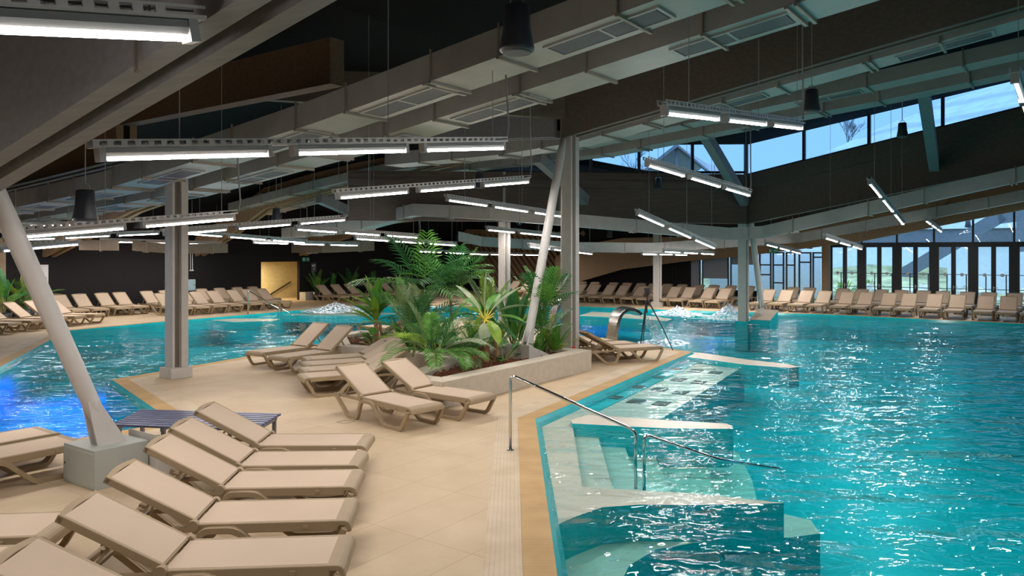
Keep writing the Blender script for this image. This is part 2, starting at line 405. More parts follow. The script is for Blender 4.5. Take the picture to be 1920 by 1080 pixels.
for i in range(0, 15):
    if i in (14,): continue
    run(i, 0.0, 0.27, 0.004, M['grate'], 'trim_%d' % k, 'tan ribbed overflow grating ' + EDGE[i], 'grating'); k += 1
    run(i, 0.275, 0.62 if i != 0 else 0.60, 0.003, M['comb'], 'trim_%d' % k, 'pale ribbed border tile ' + EDGE[i], 'tile'); k += 1

# ------------------------------------------------------------------ walls, ceiling
def zc(s, t):
    prof = [(-36, 2.9), (-33.2, 3.1), (-31, 4.7), (-27, 5.5), (-22, 6.0), (-16, 6.35), (-9.4, 6.45), (20, 6.45 + .155 * 29.4)]
    for (t0, z0), (t1, z1) in zip(prof, prof[1:]):
        if t <= t1: return z0 + (z1 - z0) * (t - t0) / (t1 - t0)
    return prof[-1][1]
def zl(s, t):
    z = 5.15 + .18 * (t + 9.4) if t > -9.4 else 5.15 + .06 * (t + 9.4)
    return max(3.5, z - .085 * (s - 27.5))
C0, C1, C2, C3, C4, C5 = (Vector((-5.55, 7.1, 0)), Vector((1.32, 17.5, 0)), Vector((-6.87, 15.75, 0)), Vector((-0.27, 27.4, 0)), Vector((8.4, 27.9, 0)), Vector((6.85, 36.2, 0)))
ce = MB()
tt = [-36, -33.2, -31, -27, -22, -16, -9.4, 16]
hi = []
for t0, t1 in zip(tt, tt[1:]):
    s1 = 27.5 if t1 > -9.4 else None
    if t1 <= -16: sa, sb = 40.5, 40.5
    elif t1 <= -9.4:
        sa = ST(C3)[0] + .3; sb = 27.5
    else: sa = sb = 27.5
    ce.add([st(-12, t0, zc(0, t0)), st(sa, t0, zc(0, t0)), st(sb, t1, zc(0, t1)), st(-12, t1, zc(0, t1))], [(0, 1, 2, 3)])
tag(ce.build('ceiling', M['dark']), 'near-black roof deck above the beams and ducts', 'ceiling', kind='structure')
lo = MB()
lt = [-17.0, -9.4, 16]
for t0, t1 in zip(lt, lt[1:]):
    s0 = ST(C3)[0] if t0 < -9.5 else 27.5
    lo.add([st(s0, t0, zl(s0, t0)), st(27.5, t1, zl(27.5, t1)), st(40.5, t1, zl(40.5, t1)), st(40.5, t0, zl(40.5, t0))], [(0, 1, 2, 3)])
c3s = ST(C3)[0]
lo.add([st(c3s, -17.0, zl(c3s, -17.0)), st(40.5, -17.0, zl(40.5, -17.0)), st(40.5, -17.0, 6.6), st(c3s, -17.0, 6.6)], [(0, 1, 2, 3)])
tag(lo.build('ceiling', M['lowroof']), 'lower dark boarded roof beyond the clerestory windows', 'ceiling', kind='structure')

def wall_t(t, s0, s1, z0, z1, th=0.2):
    return MB().hexa([st(s0, t - th, z0), st(s1, t - th, z0), st(s1, t, z0), st(s0, t, z0), st(s0, t - th, z1), st(s1, t - th, z1), st(s1, t, z1), st(s0, t, z1)])
wl_ = MB(); OP0, OP1 = 24.05, 26.45
for a, b, z0, z1 in ((12.5, OP0, 0, 3.4), (OP0, OP1, 2.05, 3.4), (OP1, SWALL, 0, 3.4)):
    q = wall_t(TWALL, a, b, z0, z1); wl_.add(q.v, q.f)
tag(wl_.build('wall_left', M['wall']), 'matt black side wall behind the rows of loungers', 'wall', kind='structure')
tag(wall_t(TWALL, -12, 12.5, 0, 3.4).build('wall_left', M['tan']), 'tan end of the side wall behind the broad-leaved plants', 'wall', kind='structure')
# stair lobby behind the opening
lb = MB()
lb.hexa([st(OP0 - .3, -36.2, 0), st(OP1 + 2.3, -36.2, 0), st(OP1 + 2.3, -35.9, 0), st(OP0 - .3, -35.9, 0), st(OP0 - .3, -36.2, 3), st(OP1 + 2.3, -36.2, 3), st(OP1 + 2.3, -35.9, 3), st(OP0 - .3, -35.9, 3)])
lb.hexa([st(OP1 + 2.1, -36, 0), st(OP1 + 2.25, -36, 0), st(OP1 + 2.25, TWALL - .2, 0), st(OP1 + 2.1, TWALL - .2, 0), st(OP1 + 2.1, -36, 2.6), st(OP1 + 2.25, -36, 2.6), st(OP1 + 2.25, TWALL - .2, 2.6), st(OP1 + 2.1, TWALL - .2, 2.6)])
lb.hexa([st(OP0 - .2, -36, 0), st(OP0 - .02, -36, 0), st(OP0 - .02, TWALL - .2, 0), st(OP0 - .2, TWALL - .2, 0), st(OP0 - .2, -36, 2.6), st(OP0 - .02, -36, 2.6), st(OP0 - .02, TWALL - .2, 2.6), st(OP0 - .2, TWALL - .2, 2.6)])
tag(lb.build('wall_back', M['cream']), 'cream walls of the lit stair lobby beyond the opening', 'wall', kind='structure')
lc = MB(); lc.hexa([st(OP0 - .2, -36, 2.55), st(OP1 + 2.2, -36, 2.05), st(OP1 + 2.2, TWALL - .2, 2.05), st(OP0 - .2, TWALL - .2, 2.55)] + [st(OP0 - .2, -36, 2.65), st(OP1 + 2.2, -36, 2.65), st(OP1 + 2.2, TWALL - .2, 2.65), st(OP0 - .2, TWALL - .2, 2.65)])
tag(lc.build('ceiling', M['white']), 'sloping pale soffit of the stair lobby', 'ceiling', kind='structure')
ld = bpy.data.lights.new('lobby_light', 'AREA'); ld.energy = 95; ld.size = 0.8; ld.color = (1.0, 0.82, 0.5)
lo_ = bpy.data.objects.new('lobby_light', ld); COL.objects.link(lo_); lo_.location = st(25.2, -34.6, 2.0)
tag(lo_, 'warm lamp lighting the stair lobby', 'lamp')
hr = thing('handrail', st(26.6, -35.85, .3), 'black sloping handrail on the cream stair wall', 'handrail')
MB().bar(st(26.2, -35.8, .05), st(27.9, -35.8, .86), .05, .06).build('rail', M['black'], hr)
for s_, z_ in ((26.6, .22), (27.6, .70)): MB().bar(st(s_, -35.8, z_), st(s_, -35.93, z_ - .06), .03, .03).build('bracket', M['black'], hr)
# low white plinth right of the opening
tag(MB().hexa([st(OP1, TWALL, 0), st(29.2, TWALL, 0), st(29.2, TWALL + .5, 0), st(OP1, TWALL + .5, 0), st(OP1, TWALL, .42), st(29.2, TWALL, .42), st(29.2, TWALL + .5, .42), st(OP1, TWALL + .5, .42)]).build('wall_plinth', M['concrete']),
    'low pale plinth along the black wall beside the stair opening', 'plinth', kind='structure')
wr = MB()
for s0, s1, t0, t1 in ((-12.2, -12, -36, 16), (-12, 40, 15.8, 16)):
    wr.hexa([st(s0, t0, 0), st(s1, t0, 0), st(s1, t1, 0), st(s0, t1, 0), st(s0, t0, 11), st(s1, t0, 11), st(s1, t1, 11), st(s0, t1, 11)])
tag(wr.build('wall_right', M['lowroof']), 'dark walls closing the hall behind the viewer', 'wall', kind='structure')

# far wall: slatted timber corner, dark panels, blinds, glazed entrance, glass doors
def far_box(mb, t0, t1, z0, z1, s0=SWALL, th=0.12):
    return mb.hexa([st(s0, t0, z0), st(s0 + th, t0, z0), st(s0 + th, t1, z0), st(s0, t1, z0), st(s0, t0, z1), st(s0 + th, t0, z1), st(s0 + th, t1, z1), st(s0, t1, z1)])
fw = MB(); far_box(fw, -33.3, -19.6, 0, 6.7); [fw.hexa([st(SWALL + .35, a, zl(39.6, a) - 1.2), st(SWALL + .5, a, zl(39.6, a) - 1.2), st(SWALL + .5, b, zl(39.6, b) - 1.2), st(SWALL + .35, b, zl(39.6, b) - 1.2), st(SWALL + .35, a, zl(39.6, a) + .06), st(SWALL + .5, a, zl(39.6, a) + .06), st(SWALL + .5, b, zl(39.6, b) + .06), st(SWALL + .35, b, zl(39.6, b) + .06)]) for a, b in ((-19.6, -9.4),)]; far_box(fw, -19.6, -13.05, 0, .45); far_box(fw, -16.7, -13.05, .45, .55)
far_box(fw, -19.6, -16.6, 0.45, 4.2)
tag(fw.build('wall_back', M['wall']), 'dark end wall under the arched timber beam', 'wall', kind='structure')
sl = thing('slatted_screen', st(39.1, -29, 0), 'brown timber screen of slanted slats in the far corner', 'wood screen')
bk = MB()
for i in range(24):
    t0 = -33.0 + i * .42
    p = st(39.18, t0, 3.75); q = st(39.18, t0 + 3.0, 0.1)
    if t0 + 3.0 > -24.3:
        f_ = (-24.3 - t0) / 3.0; q = p.lerp(q, max(0.05, f_))
    bk.bar(p, q, .23, .14, up=A2)
bk.build('slat_panel', M['slat'], sl)
MB().hexa([st(39.2, -33.1, 0), st(39.28, -33.1, 0), st(39.28, -24.2, 0), st(39.2, -24.2, 0), st(39.2, -33.1, 3.85), st(39.28, -33.1, 3.85), st(39.28, -24.2, 3.5), st(39.2, -24.2, 3.5)]).build('backing', M['dark'], sl)
MB().bar(st(39.0, -33.0, 3.95), st(39.0, -24.2, 3.6), .3, .28).build('top_rail', M['wood'], sl)
# arch beam
ab = MB()
low = [(-24.6, 0.0), (-23.2, .77), (-20.2, 1.58), (-16.7, 2.03), (-12.7, 2.43), (-7.9, 3.04), (-2.7, 4.09), (4, 5.45), (15, 7.6)]
for (t0, z0), (t1, z1) in zip(low, low[1:]):
    h0 = 1.25 + max(0, (-16 - t0) * .12); h1 = 1.25 + max(0, (-16 - t1) * .12)
    ab.hexa([st(38.2, t0, z0), st(38.5, t0, z0), st(38.5, t1, z1), st(38.2, t1, z1), st(38.2, t0, z0 + h0), st(38.5, t0, z0 + h0), st(38.5, t1, z1 + h1), st(38.2, t1, z1 + h1)])
tag(ab.build('beam', M['wood']), 'long arched brown timber beam over the glass doors', 'beam', kind='structure')
# blinds and windows left of entrance
def pane_unit(name, t0, t1, z0, z1, label, cat, frame=.06, s0=SWALL, bars=(), vbars=(), kind='structure'):
    r = thing(name, st(s0, (t0 + t1) / 2, z0), label, cat, kind=kind)
    f = MB()
    far_box(f, t0, t0 + frame, z0, z1, s0, .09); far_box(f, t1 - frame, t1, z0, z1, s0, .09)
    far_box(f, t0 + frame, t1 - frame, z0, z0 + frame, s0, .09); far_box(f, t0 + frame, t1 - frame, z1 - frame, z1, s0, .09)
    for zb in bars: far_box(f, t0 + frame, t1 - frame, zb - frame / 2, zb + frame / 2, s0, .09)
    for tb in vbars: far_box(f, tb - frame / 2, tb + frame / 2, z0 + frame, z1 - frame, s0, .09)
    f.build('frame', M['black'], r)
    p = MB(); p.add([st(s0 + .05, t0 + frame, z0 + frame), st(s0 + .05, t1 - frame, z0 + frame), st(s0 + .05, t1 - frame, z1 - frame), st(s0 + .05, t0 + frame, z1 - frame)], [(0, 1, 2, 3)])
    p.build('pane', M['glass'], r)
    return r
wn_i = 1
for a, b, zb, lab in ((1232, 1262, 0.55, 'window with a grey blind fully down beside the far column'), (1266, 1313, .55, 'wide window with its grey blind pulled to the sill'), (1316, 1366, 1.15, 'window with a pale blind lowered two thirds'), (1369, 1421, 1.9, 'window with a half lowered blind behind the pool column')):
    t0, t1 = t_on_s(a, SWALL), t_on_s(b, SWALL)
    r = pane_unit('window_%d' % wn_i, t0, t1, .5, 2.75, lab, 'window'); wn_i += 1
    far_box(MB(), t0 + .07, t1 - .07, zb, 2.7, SWALL + .02, .015).build('blind', M['blind'], r)
# glazed entrance
for a, b, lab, bars, vb in ((1423, 1446, 'narrow glazed entrance panel beside the pool column', (1.9, 1.4), ()), (1448, 1470, 'glazed entrance door leaf with a mid bar', (1.0, 1.9), ()), (1473, 1491, 'glazed side panel of the entrance with three bars', (.5, 1.9), ()), (1497, 1521, 'black framed glass door beside the timber post', (2.05,), ()), (1523, 1544, 'glass door leaf against the timber post', (2.3,), ())):
    r = pane_unit('window_%d' % wn_i, t_on_s(a, SWALL), t_on_s(b, SWALL), 0.02, 2.55, lab, 'window', .07, bars=bars); wn_i += 1
# glass double doors
DK = 0
for kx in range(-1, 8):
    t0 = -7.83 + 1.52 * kx; DK += 1
    lab = 'tall black double glass door, ' + ORD[DK] + ' from the timber post'
    r = thing('door_%d' % DK, st(SWALL, t0 + .6, 0), lab, 'door', kind='structure')
    f = MB()
    far_box(f, t0 - .39, t0, 0, 2.95, SWALL - .02, .14); far_box(f, t0 + .48, t0 + .66, 0, 2.95); 
    far_box(f, t0, t0 + .48, 0, .12); far_box(f, t0 + .66, t0 + 1.13, 0, .12)
    far_box(f, t0, t0 + .48, 2.78, 2.95); far_box(f, t0 + .66, t0 + 1.13, 2.78, 2.95)
    f.build('frame', M['black'], r)
    for a, b in ((0, .48), (.66, 1.13)):
        MB().add([st(SWALL + .06, t0 + a, .12), st(SWALL + .06, t0 + b, .12), st(SWALL + .06, t0 + b, 2.78), st(SWALL + .06, t0 + a, 2.78)], [(0, 1, 2, 3)]).build('pane', M['glass'], r)
        dd = MB(); cc = st(SWALL + .045, t0 + (a + b) / 2, 1.55)
        ring = [cc + (B2 * math.cos(q) + UP * math.sin(q)) * .075 for q in [i * math.pi / 8 for i in range(16)]]
        dd.add(ring + [p + A2 * .004 for p in ring], [tuple(range(16)), tuple(range(31, 15, -1))]).build('sticker', M['white'], r)
    h = MB(); h.bar(st(SWALL - .05, t0 + .57, 1.0), st(SWALL - .05, t0 + .74, 1.0), .025, .025); h.bar(st(SWALL - .05, t0 + .57, 1.0), st(SWALL + .02, t0 + .57, 1.0), .025, .025)
    h.box(st(SWALL - .008, t0 + .57, .96), .02, .04, .2, A2, B2); h.build('handle', M['steel'], r)
    # transom light above
    zt = lambda t: 3.0 + max(0, (t + 7.9)) * .2 + .25
    r2 = thing('window_%d' % wn_i, st(SWALL, t0 + .6, 3), 'sloping transom pane over the ' + ORD[DK] + ' double door', 'window', kind='structure'); wn_i += 1
    f = MB(); far_box(f, t0 - .24, t0 - .16, 2.95, zt(t0) + .9); far_box(f, t0 - .16, t0 + 1.28, 2.95, 3.0); f.build('frame', M['black'], r2)
    MB().add([st(SWALL + .06, t0 - .16, 3.0), st(SWALL + .06, t0 + 1.28, 3.0), st(SWALL + .06, t0 + 1.28, zt(t0 + 1.5) + .9), st(SWALL + .06, t0 - .16, zt(t0) + .9)], [(0, 1, 2, 3)]).build('pane', M['glass'], r2)
# post and boxes at entrance
pw = t_on_s(1550, 38.9)
tag(MB().box(st(38.8, pw, 1.7), .3, .34, 3.4, A2, B2).build('column', M['wood']), 'square brown timber post between entrance and glass doors', 'column', kind='structure')

# ------------------------------------------------------------------ columns and struts
def column(name, c, h, zbase, label, plinth=None, pm='concrete'):
    r = thing(name, (c.x, c.y, zbase), label, 'column', kind='structure')
    near = MB().box(c - A2 * .15 + UP * (zbase + (h - zbase) / 2), .05, .28, h - zbase, A2, B2)
    near.build('flange', M['paint'], r)
    MB().box(c + A2 * .095 + UP * (zbase + (h - zbase) / 2), .15, .28, h - zbase, A2, B2).build('flange', M['paint'], r)
    MB().box(c - A2 * .05 + UP * (zbase + (h - zbase) / 2), .15, .10, h - zbase, A2, B2).build('web', M['seam'], r)
    if plinth:
        MB().box(c - A2 * .02 + UP * ((zbase + plinth[0]) / 2), .46, .46, zbase - plinth[0], A2, B2).build('plinth', M[pm], r, bevel=.008)
    return r
column('column', C0, 3.6, 0, 'grey column carrying the big beam beside the cabinet')
column('column', C1, 6.2, .30, 'tall grey twin column standing in the planter')
column('column', C2, 4.5, .215, 'grey twin column on a pale square plinth by the island edge', (0.0,))
column('column', C3, 5.4, 0, 'grey twin column behind the palms')
column('column', C4, 5.0, .06, 'grey twin column standing in the pool on a turquoise base', (-1.0,), 'rim')
column('column', C5, 4.2, .22, 'slender grey column on the far deck behind the tripod', (0.0,))

def strut(name, base, top, r0, label, block=None):
    rt = thing(name, base, label, 'strut', kind='structure')
    d = (top - base).normalized()
    MB().tube([base + d * .25, base + d * .5, base.lerp(top, .5), top - d * .3, top], [r0 * .8, r0, r0 * 1.08, r0, r0 * .7], 16).build('pole', M['strutpaint'], rt, smooth=True)
    sd = d.cross(UP).normalized()
    f = MB()
    for k_ in (-1, 1):
        o_ = sd * (.06 * k_)
        f.add([base + o_ - A2 * .16, base + o_ + A2 * .16, base + o_ + d * .55 + A2 * .06, base + o_ + d * .55 - A2 * .06,
               base + o_ * 1.4 - A2 * .16, base + o_ * 1.4 + A2 * .16, base + o_ * 1.4 + d * .55 + A2 * .06, base + o_ * 1.4 + d * .55 - A2 * .06],
              [(0, 1, 2, 3), (7, 6, 5, 4), (0, 4, 5, 1), (1, 5, 6, 2), (2, 6, 7, 3), (3, 7, 4, 0)])
    f.build('foot_plate', M['strutpaint'], rt)
    return rt
def wedge(mb, c, la, lb_, h0, h1, z0=0.0, ax=A2, ay=B2):
    """block with a sloping top: height h0 at -ax end, h1 at +ax end"""
    c = Vector(c); a = ax * la / 2; b = ay * lb_ / 2
    return mb.hexa([c - a - b + UP * z0, c + a - b + UP * z0, c + a + b + UP * z0, c - a + b + UP * z0, c - a - b + UP * h0, c + a - b + UP * h1, c + a + b + UP * h1, c - a + b + UP * h0])
SB0 = Vector((-4.52, 8.62, .43))
strut('strut', SB0, Vector((-5.52, 7.25, 4.55)), .092, 'thick white inclined steel strut rising from the grey cabinet')
SB1 = g(985, 664, .42)
strut('strut', SB1, Vector((1.16, 17.25, 5.1)), .092, 'white inclined steel strut rising out of the planter to the column head')
SB4 = g(1430, 590, .30)
strut('strut', SB4, Vector((8.55, 28.0, 4.9)), .10, 'white inclined steel strut rising from the block in the pool')
wb1 = MB(); wedge(wb1, SB1 + A2 * .12 - UP * .42, .85, .62, .66, .36, .2)
tag(wb1.build('strut_block', M['concrete'], bevel=.01), 'pale concrete block under the strut in the planter', 'concrete block')
wb1 = MB(); wedge(wb1, SB4 - UP * .30 + A2 * .15, .95, .72, .12, .42, -1.0, A2, B2)
blk = wb1.build('strut_block', M['rim'], bevel=.01); tag(blk, 'turquoise block with grey top standing in the pool beside the column', 'concrete block')
tp = MB(); wedge(tp, SB4 - UP * .30 + A2 * .15, .95, .72, .135, .435, .05)
for v_ in tp.v: pass
wedge_top = MB(); c_ = SB4 - UP * .30 + A2 * .15
wedge_top.add([c_ - A2 * .48 - B2 * .37 + UP * .125, c_ + A2 * .48 - B2 * .37 + UP * .428, c_ + A2 * .48 + B2 * .37 + UP * .428, c_ - A2 * .48 + B2 * .37 + UP * .125,
               c_ - A2 * .48 - B2 * .37 + UP * .145, c_ + A2 * .48 - B2 * .37 + UP * .448, c_ + A2 * .48 + B2 * .37 + UP * .448, c_ - A2 * .48 + B2 * .37 + UP * .145],
              [(0, 3, 2, 1), (4, 5, 6, 7), (0, 1, 5, 4), (1, 2, 6, 5), (2, 3, 7, 6), (3, 0, 4, 7)])
wedge_top.build('slab_top', M['stone'], blk)

# cabinet by the near strut
CB = g(175, 922); axb = (g(116, 902) - CB).normalized(); aya = Vector((-axb.y, axb.x, 0));
if aya.y < 0: aya = -aya
cbt = thing('service_cabinet', CB, 'grey painted metal cabinet around the foot of the white strut', 'cabinet')
cw, cd_, chh = .66, .62, .43
def cbx(mb, x0, x1, y0, y1, z0, z1):
    P = lambda x, y, z: CB + axb * x + aya * y + UP * z
    return mb.hexa([P(x0, y0, z0), P(x1, y0, z0), P(x1, y1, z0), P(x0, y1, z0), P(x0, y0, z1), P(x1, y0, z1), P(x1, y1, z1), P(x0, y1, z1)])
cbx(MB(), 0, cw, 0.012, cd_, 0, chh).build('body', M['cabinet'], cbt, bevel=.006)
dr = cbx(MB(), .015, cw - .015, 0, .012, .035, chh - .035).build('door', M['cabinet'], cbt)
lk = MB(); cc = CB + axb * (cw - .05) + UP * .22
ring = [cc + (axb * math.cos(i * math.pi / 6) + UP * math.sin(i * math.pi / 6)) * .012 - aya * .003 for i in range(12)]
lk.add(ring + [p + aya * .006 for p in ring], [tuple(range(12)), tuple(range(23, 11, -1))] + [(i, (i + 1) % 12, 12 + (i + 1) % 12, 12 + i) for i in range(12)]).build('lock', M['black'], dr)
cbl = MB(); wedge(cbl, CB + aya * 1.0 + axb * .16, .72, .62, .5, .14, 0.0)
tag(cbl.build('strut_block', M['concrete'], bevel=.01), 'sloped concrete foundation block just behind the grey cabinet', 'concrete block')

# ------------------------------------------------------------------ beams
BEAMS = []
def stbeam(name, pts, s, wdt, depth, material, label, gap=0.0, kind='structure'):
    """beam along t on row s; pts = [(t, z_bottom)]; gap > 0: a twin beam"""
    r = thing(name, st(s, pts[0][0], pts[0][1]), label, 'beam', kind=kind)
    for (t0, z0), (t1, z1) in zip(pts, pts[1:]): BEAMS.append((st(s, t0, z0), st(s, t1, z1), 2 * wdt + gap))
    offs = [0] if not gap else [-(gap + wdt) / 2, (gap + wdt) / 2]
    for of in offs:
        mb = MB()
        for (t0, z0), (t1, z1) in zip(pts, pts[1:]):
            a, b = s + of - wdt / 2, s + of + wdt / 2
            mb.hexa([st(a, t0, z0), st(b, t0, z0), st(b, t1, z1), st(a, t1, z1), st(a, t0, z0 + depth), st(b, t0, z0 + depth), st(b, t1, z1 + depth), st(a, t1, z1 + depth)])
        mb.build('plank', M[material], r)
    if gap:
        mb = MB()
        for (t0, z0), (t1, z1) in zip(pts, pts[1:]):
            a, b = s - gap / 2, s + gap / 2
            mb.hexa([st(a, t0, z0 + .18), st(b, t0, z0 + .18), st(b, t1, z1 + .18), st(a, t1, z1 + .18), st(a, t0, z0 + depth), st(b, t0, z0 + depth), st(b, t1, z1 + depth), st(a, t1, z1 + depth)])
        mb.build('filler', M['dark'], r)
    return r
nb0 = stbeam('beam', [(-14, 3.3), (-9.6, 3.05), (-8.4, 2.85), (-7, 3.06), (-2.98, 3.83), (4, 5.15), (9, 6.1)], 2.405, .135, 1.7, 'nearbeam', 'huge grey twin beam crossing overhead above the cabinet strut', .12)
MB().hexa([st(2.19, -4.15, 3.55), st(2.21, -4.15, 3.55), st(2.21, -4.11, 3.56), st(2.19, -4.11, 3.56), st(2.19, -4.15, 5.3), st(2.21, -4.15, 5.3), st(2.21, -4.11, 5.3), st(2.19, -4.11, 5.3)]).build('joint_cover', M['seam'], nb0)
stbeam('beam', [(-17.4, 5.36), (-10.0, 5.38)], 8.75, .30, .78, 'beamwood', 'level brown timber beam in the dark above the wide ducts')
stbeam('beam', [(-33, 2.3), (-28, 3.7), (-23.4, 4.23), (-16.9, 4.58)], 8.75, .16, .95, 'wood', 'brown timber beam dropping to the side wall above the ducts', .14)
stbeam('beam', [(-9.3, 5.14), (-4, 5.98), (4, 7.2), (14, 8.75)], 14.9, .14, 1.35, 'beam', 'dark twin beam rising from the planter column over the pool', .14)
stbeam('beam', [(-15.6, 5.55), (-9.5, 5.18)], 14.9, .14, 1.05, 'nearbeam', 'blue-lit grey beam meeting the planter column head', .14)
stbeam('beam', [(-33.1, 2.35), (-29.5, 3.2), (-26.4, 3.95), (-22, 4.6), (-15.7, 5.2)], 14.0, .16, .9, 'wood', 'twin timber rafter ending on the black wall near the white door', .18)
stbeam('beam', [(-33.1, 2.35), (-30.5, 3.3), (-27.9, 4.4), (-22, 5.2), (-16.4, 5.7)], 20.6, .16, .9, 'wood', 'twin timber rafter ending on the black wall above the pipes', .18)
stbeam('beam', [(-33.1, 2.35), (-30.5, 3.1), (-27, 3.9), (-17, 4.6)], 26.6, .16, .9, 'wood', 'twin timber rafter ending beside the exit sign', .18)
# diagonal tie between the columns and head plates
tie = thing('beam', C1 + UP * 5.6, 'olive tie beam with bolts running off the planter column head', 'beam', kind='structure')
MB().bar(C1 + Vector((-.15, -.1, 5.95)), C2 + Vector((.2, 0, 6.15)), .22, .75).build('plank', M['beam'], tie)
bl = MB()
for i in range(4):
    for j in range(2):
        p = C1 + Vector((-.38 - i * .10, -.3, 5.72 + j * .3)); bl.box(p, .05, .08, .05)
bl.build('bolt_row', M['seam'], tie)

# clerestory: low beam, boards, glazing from the pool column to the far end and back to the palm column
SILL = lambda t: 5.33 + .183 * (t + 9.4)
lbm = thing('beam', st(27.5, -9.4, 4), 'deep dark beam rising away from the pool column under the clerestory', 'beam', kind='structure')
mb = MB(); T0, T1 = -9.5, 9.0
def slab_s(mb, s0, s1, t0, t1, zb0, zt0, zb1, zt1):
    return mb.hexa([st(s0, t0, zb0), st(s1, t0, zb0), st(s1, t1, zb1), st(s0, t1, zb1), st(s0, t0, zt0), st(s1, t0, zt0), st(s1, t1, zt1), st(s0, t1, zt1)])
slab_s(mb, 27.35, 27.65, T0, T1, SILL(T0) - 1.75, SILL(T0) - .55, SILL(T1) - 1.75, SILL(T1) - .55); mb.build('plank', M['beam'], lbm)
for k_, (zb, zt, ds) in enumerate(((-.55, -.30, .06), (-.30, -.12, .03), (-.12, 0, .0))):
    mb = MB(); slab_s(mb, 27.28 + .0 - ds, 27.65, T0, T1, SILL(T0) + zb, SILL(T0) + zt, SILL(T1) + zb, SILL(T1) + zt); mb.build('board', M['beam'], lbm)
lbm2 = thing('beam', C4 + UP * 4, 'deep dark beam between the pool column and the palm column', 'beam', kind='structure')
e4, e3 = C4 + Vector((0, -.25, 0)), C3 + Vector((-5.5, -.2, 0))
BEAMS.append((e4 + UP * 3.56, e3 + UP * 3.66, .5)); BEAMS.append((st(27.5, T0, SILL(T0) - 1.78), st(27.5, T1, SILL(T1) - 1.78), .5))
mb = MB(); mb.bar(e4 + UP * 4.18, e3 + UP * 4.28, .3, 1.2); mb.build('plank', M['beam'], lbm2)
for k_, (zz, hh, ds) in enumerate(((4.92, .26, .34), (5.13, .2, .26), (5.28, .12, .2))):
    mb = MB(); mb.bar(e4 + Vector((0, -.02 * (2 - k_), zz)), e3 + Vector((0, -.02 * (2 - k_), zz + .1)), ds + .1, hh); mb.build('board', M['beam'], lbm2)
def top_z(t): return max(SILL(t) + .02, min(zc(20, t), 7.75) - .02)
mull_t = [t_on_s(u_, 27.5) for u_ in (1400, 1508, 1630, 1768, 1935, 2140, 2400)]
for i in range(len(mull_t) - 1):
    a, b = mull_t[i], mull_t[i + 1]
    r = thing('window_%d' % wn_i, st(27.5, a, SILL(a)), 'sloping clerestory pane, %s from the pool column towards the near end' % ORD[i + 1], 'window', kind='structure'); wn_i += 1
    f = MB()
    slab_s(f, 27.42, 27.55, a - .05, a + .05, SILL(a) - .3, top_z(a) + .1, SILL(a) - .3, top_z(a) + .1)
    slab_s(f, 27.42, 27.55, a + .05, b - .05, SILL(a), SILL(a) + .07, SILL(b), SILL(b) + .07); f.build('frame', M['black'], r)
    MB().add([st(27.5, a + .05, SILL(a) + .07), st(27.5, b - .05, SILL(b) + .07), st(27.5, b - .05, max(SILL(b) + .08, top_z(b))), st(27.5, a + .05, top_z(a))], [(0, 1, 2, 3)]).build('pane', M['glass'], r)
mu2 = [1398, 1298, 1198, 1108, 1030, 945]
for i in range(len(mu2) - 1):
    a, b = at(mu2[i], 300, 27.6), at(mu2[i + 1], 300, 27.6)
    r = thing('window_%d' % wn_i, (a.x, 27.6, 5.4), 'clerestory pane, %s from the pool column towards the palm column' % ORD[i + 1], 'window', kind='structure'); wn_i += 1
    f = MB(); f.box((a.x, 27.6, 6.1), .10, .12, 1.75); f.box(((a.x + b.x) / 2, 27.6, 5.42), a.x - b.x - .1, .12, .08); f.build('frame', M['black'], r)
    MB().add([(a.x - .05, 27.6, 5.46), (b.x + .05, 27.6, 5.46), (b.x + .05, 27.6, 6.55), (a.x - .05, 27.6, 6.55)], [(0, 1, 2, 3)]).build('pane', M['glass'], r)
# inclined braces between low beam and upper roof
def brace(p, q, label, wd=.28, ht=.34):
    r = thing('brace', p, label, 'brace', kind='structure'); MB().bar(p, q, wd, ht).build('plank', M['nearbeam'], r); return r
brace(Vector((8.3, 27.4, 4.35)), at(1318, 246, 24.3), 'grey inclined brace rising from the pool column head past the glass roof')
brace(at(1752, 312, 24.0), at(1731, 165, 20.0), 'grey inclined brace against the clerestory beside a hanging speaker')
brace(at(1098, 376, 27.2), at(1008, 296, 24.5), 'grey inclined brace behind the planter column')
brace(at(688, 410, 31), at(598, 372, 28.5), 'grey inclined brace in the dark left of the palms')
brace(at(1590, 8, 13.2) + UP * .8, at(1612, 42, 14.6), 'grey inclined brace stub against the dark rising beam')

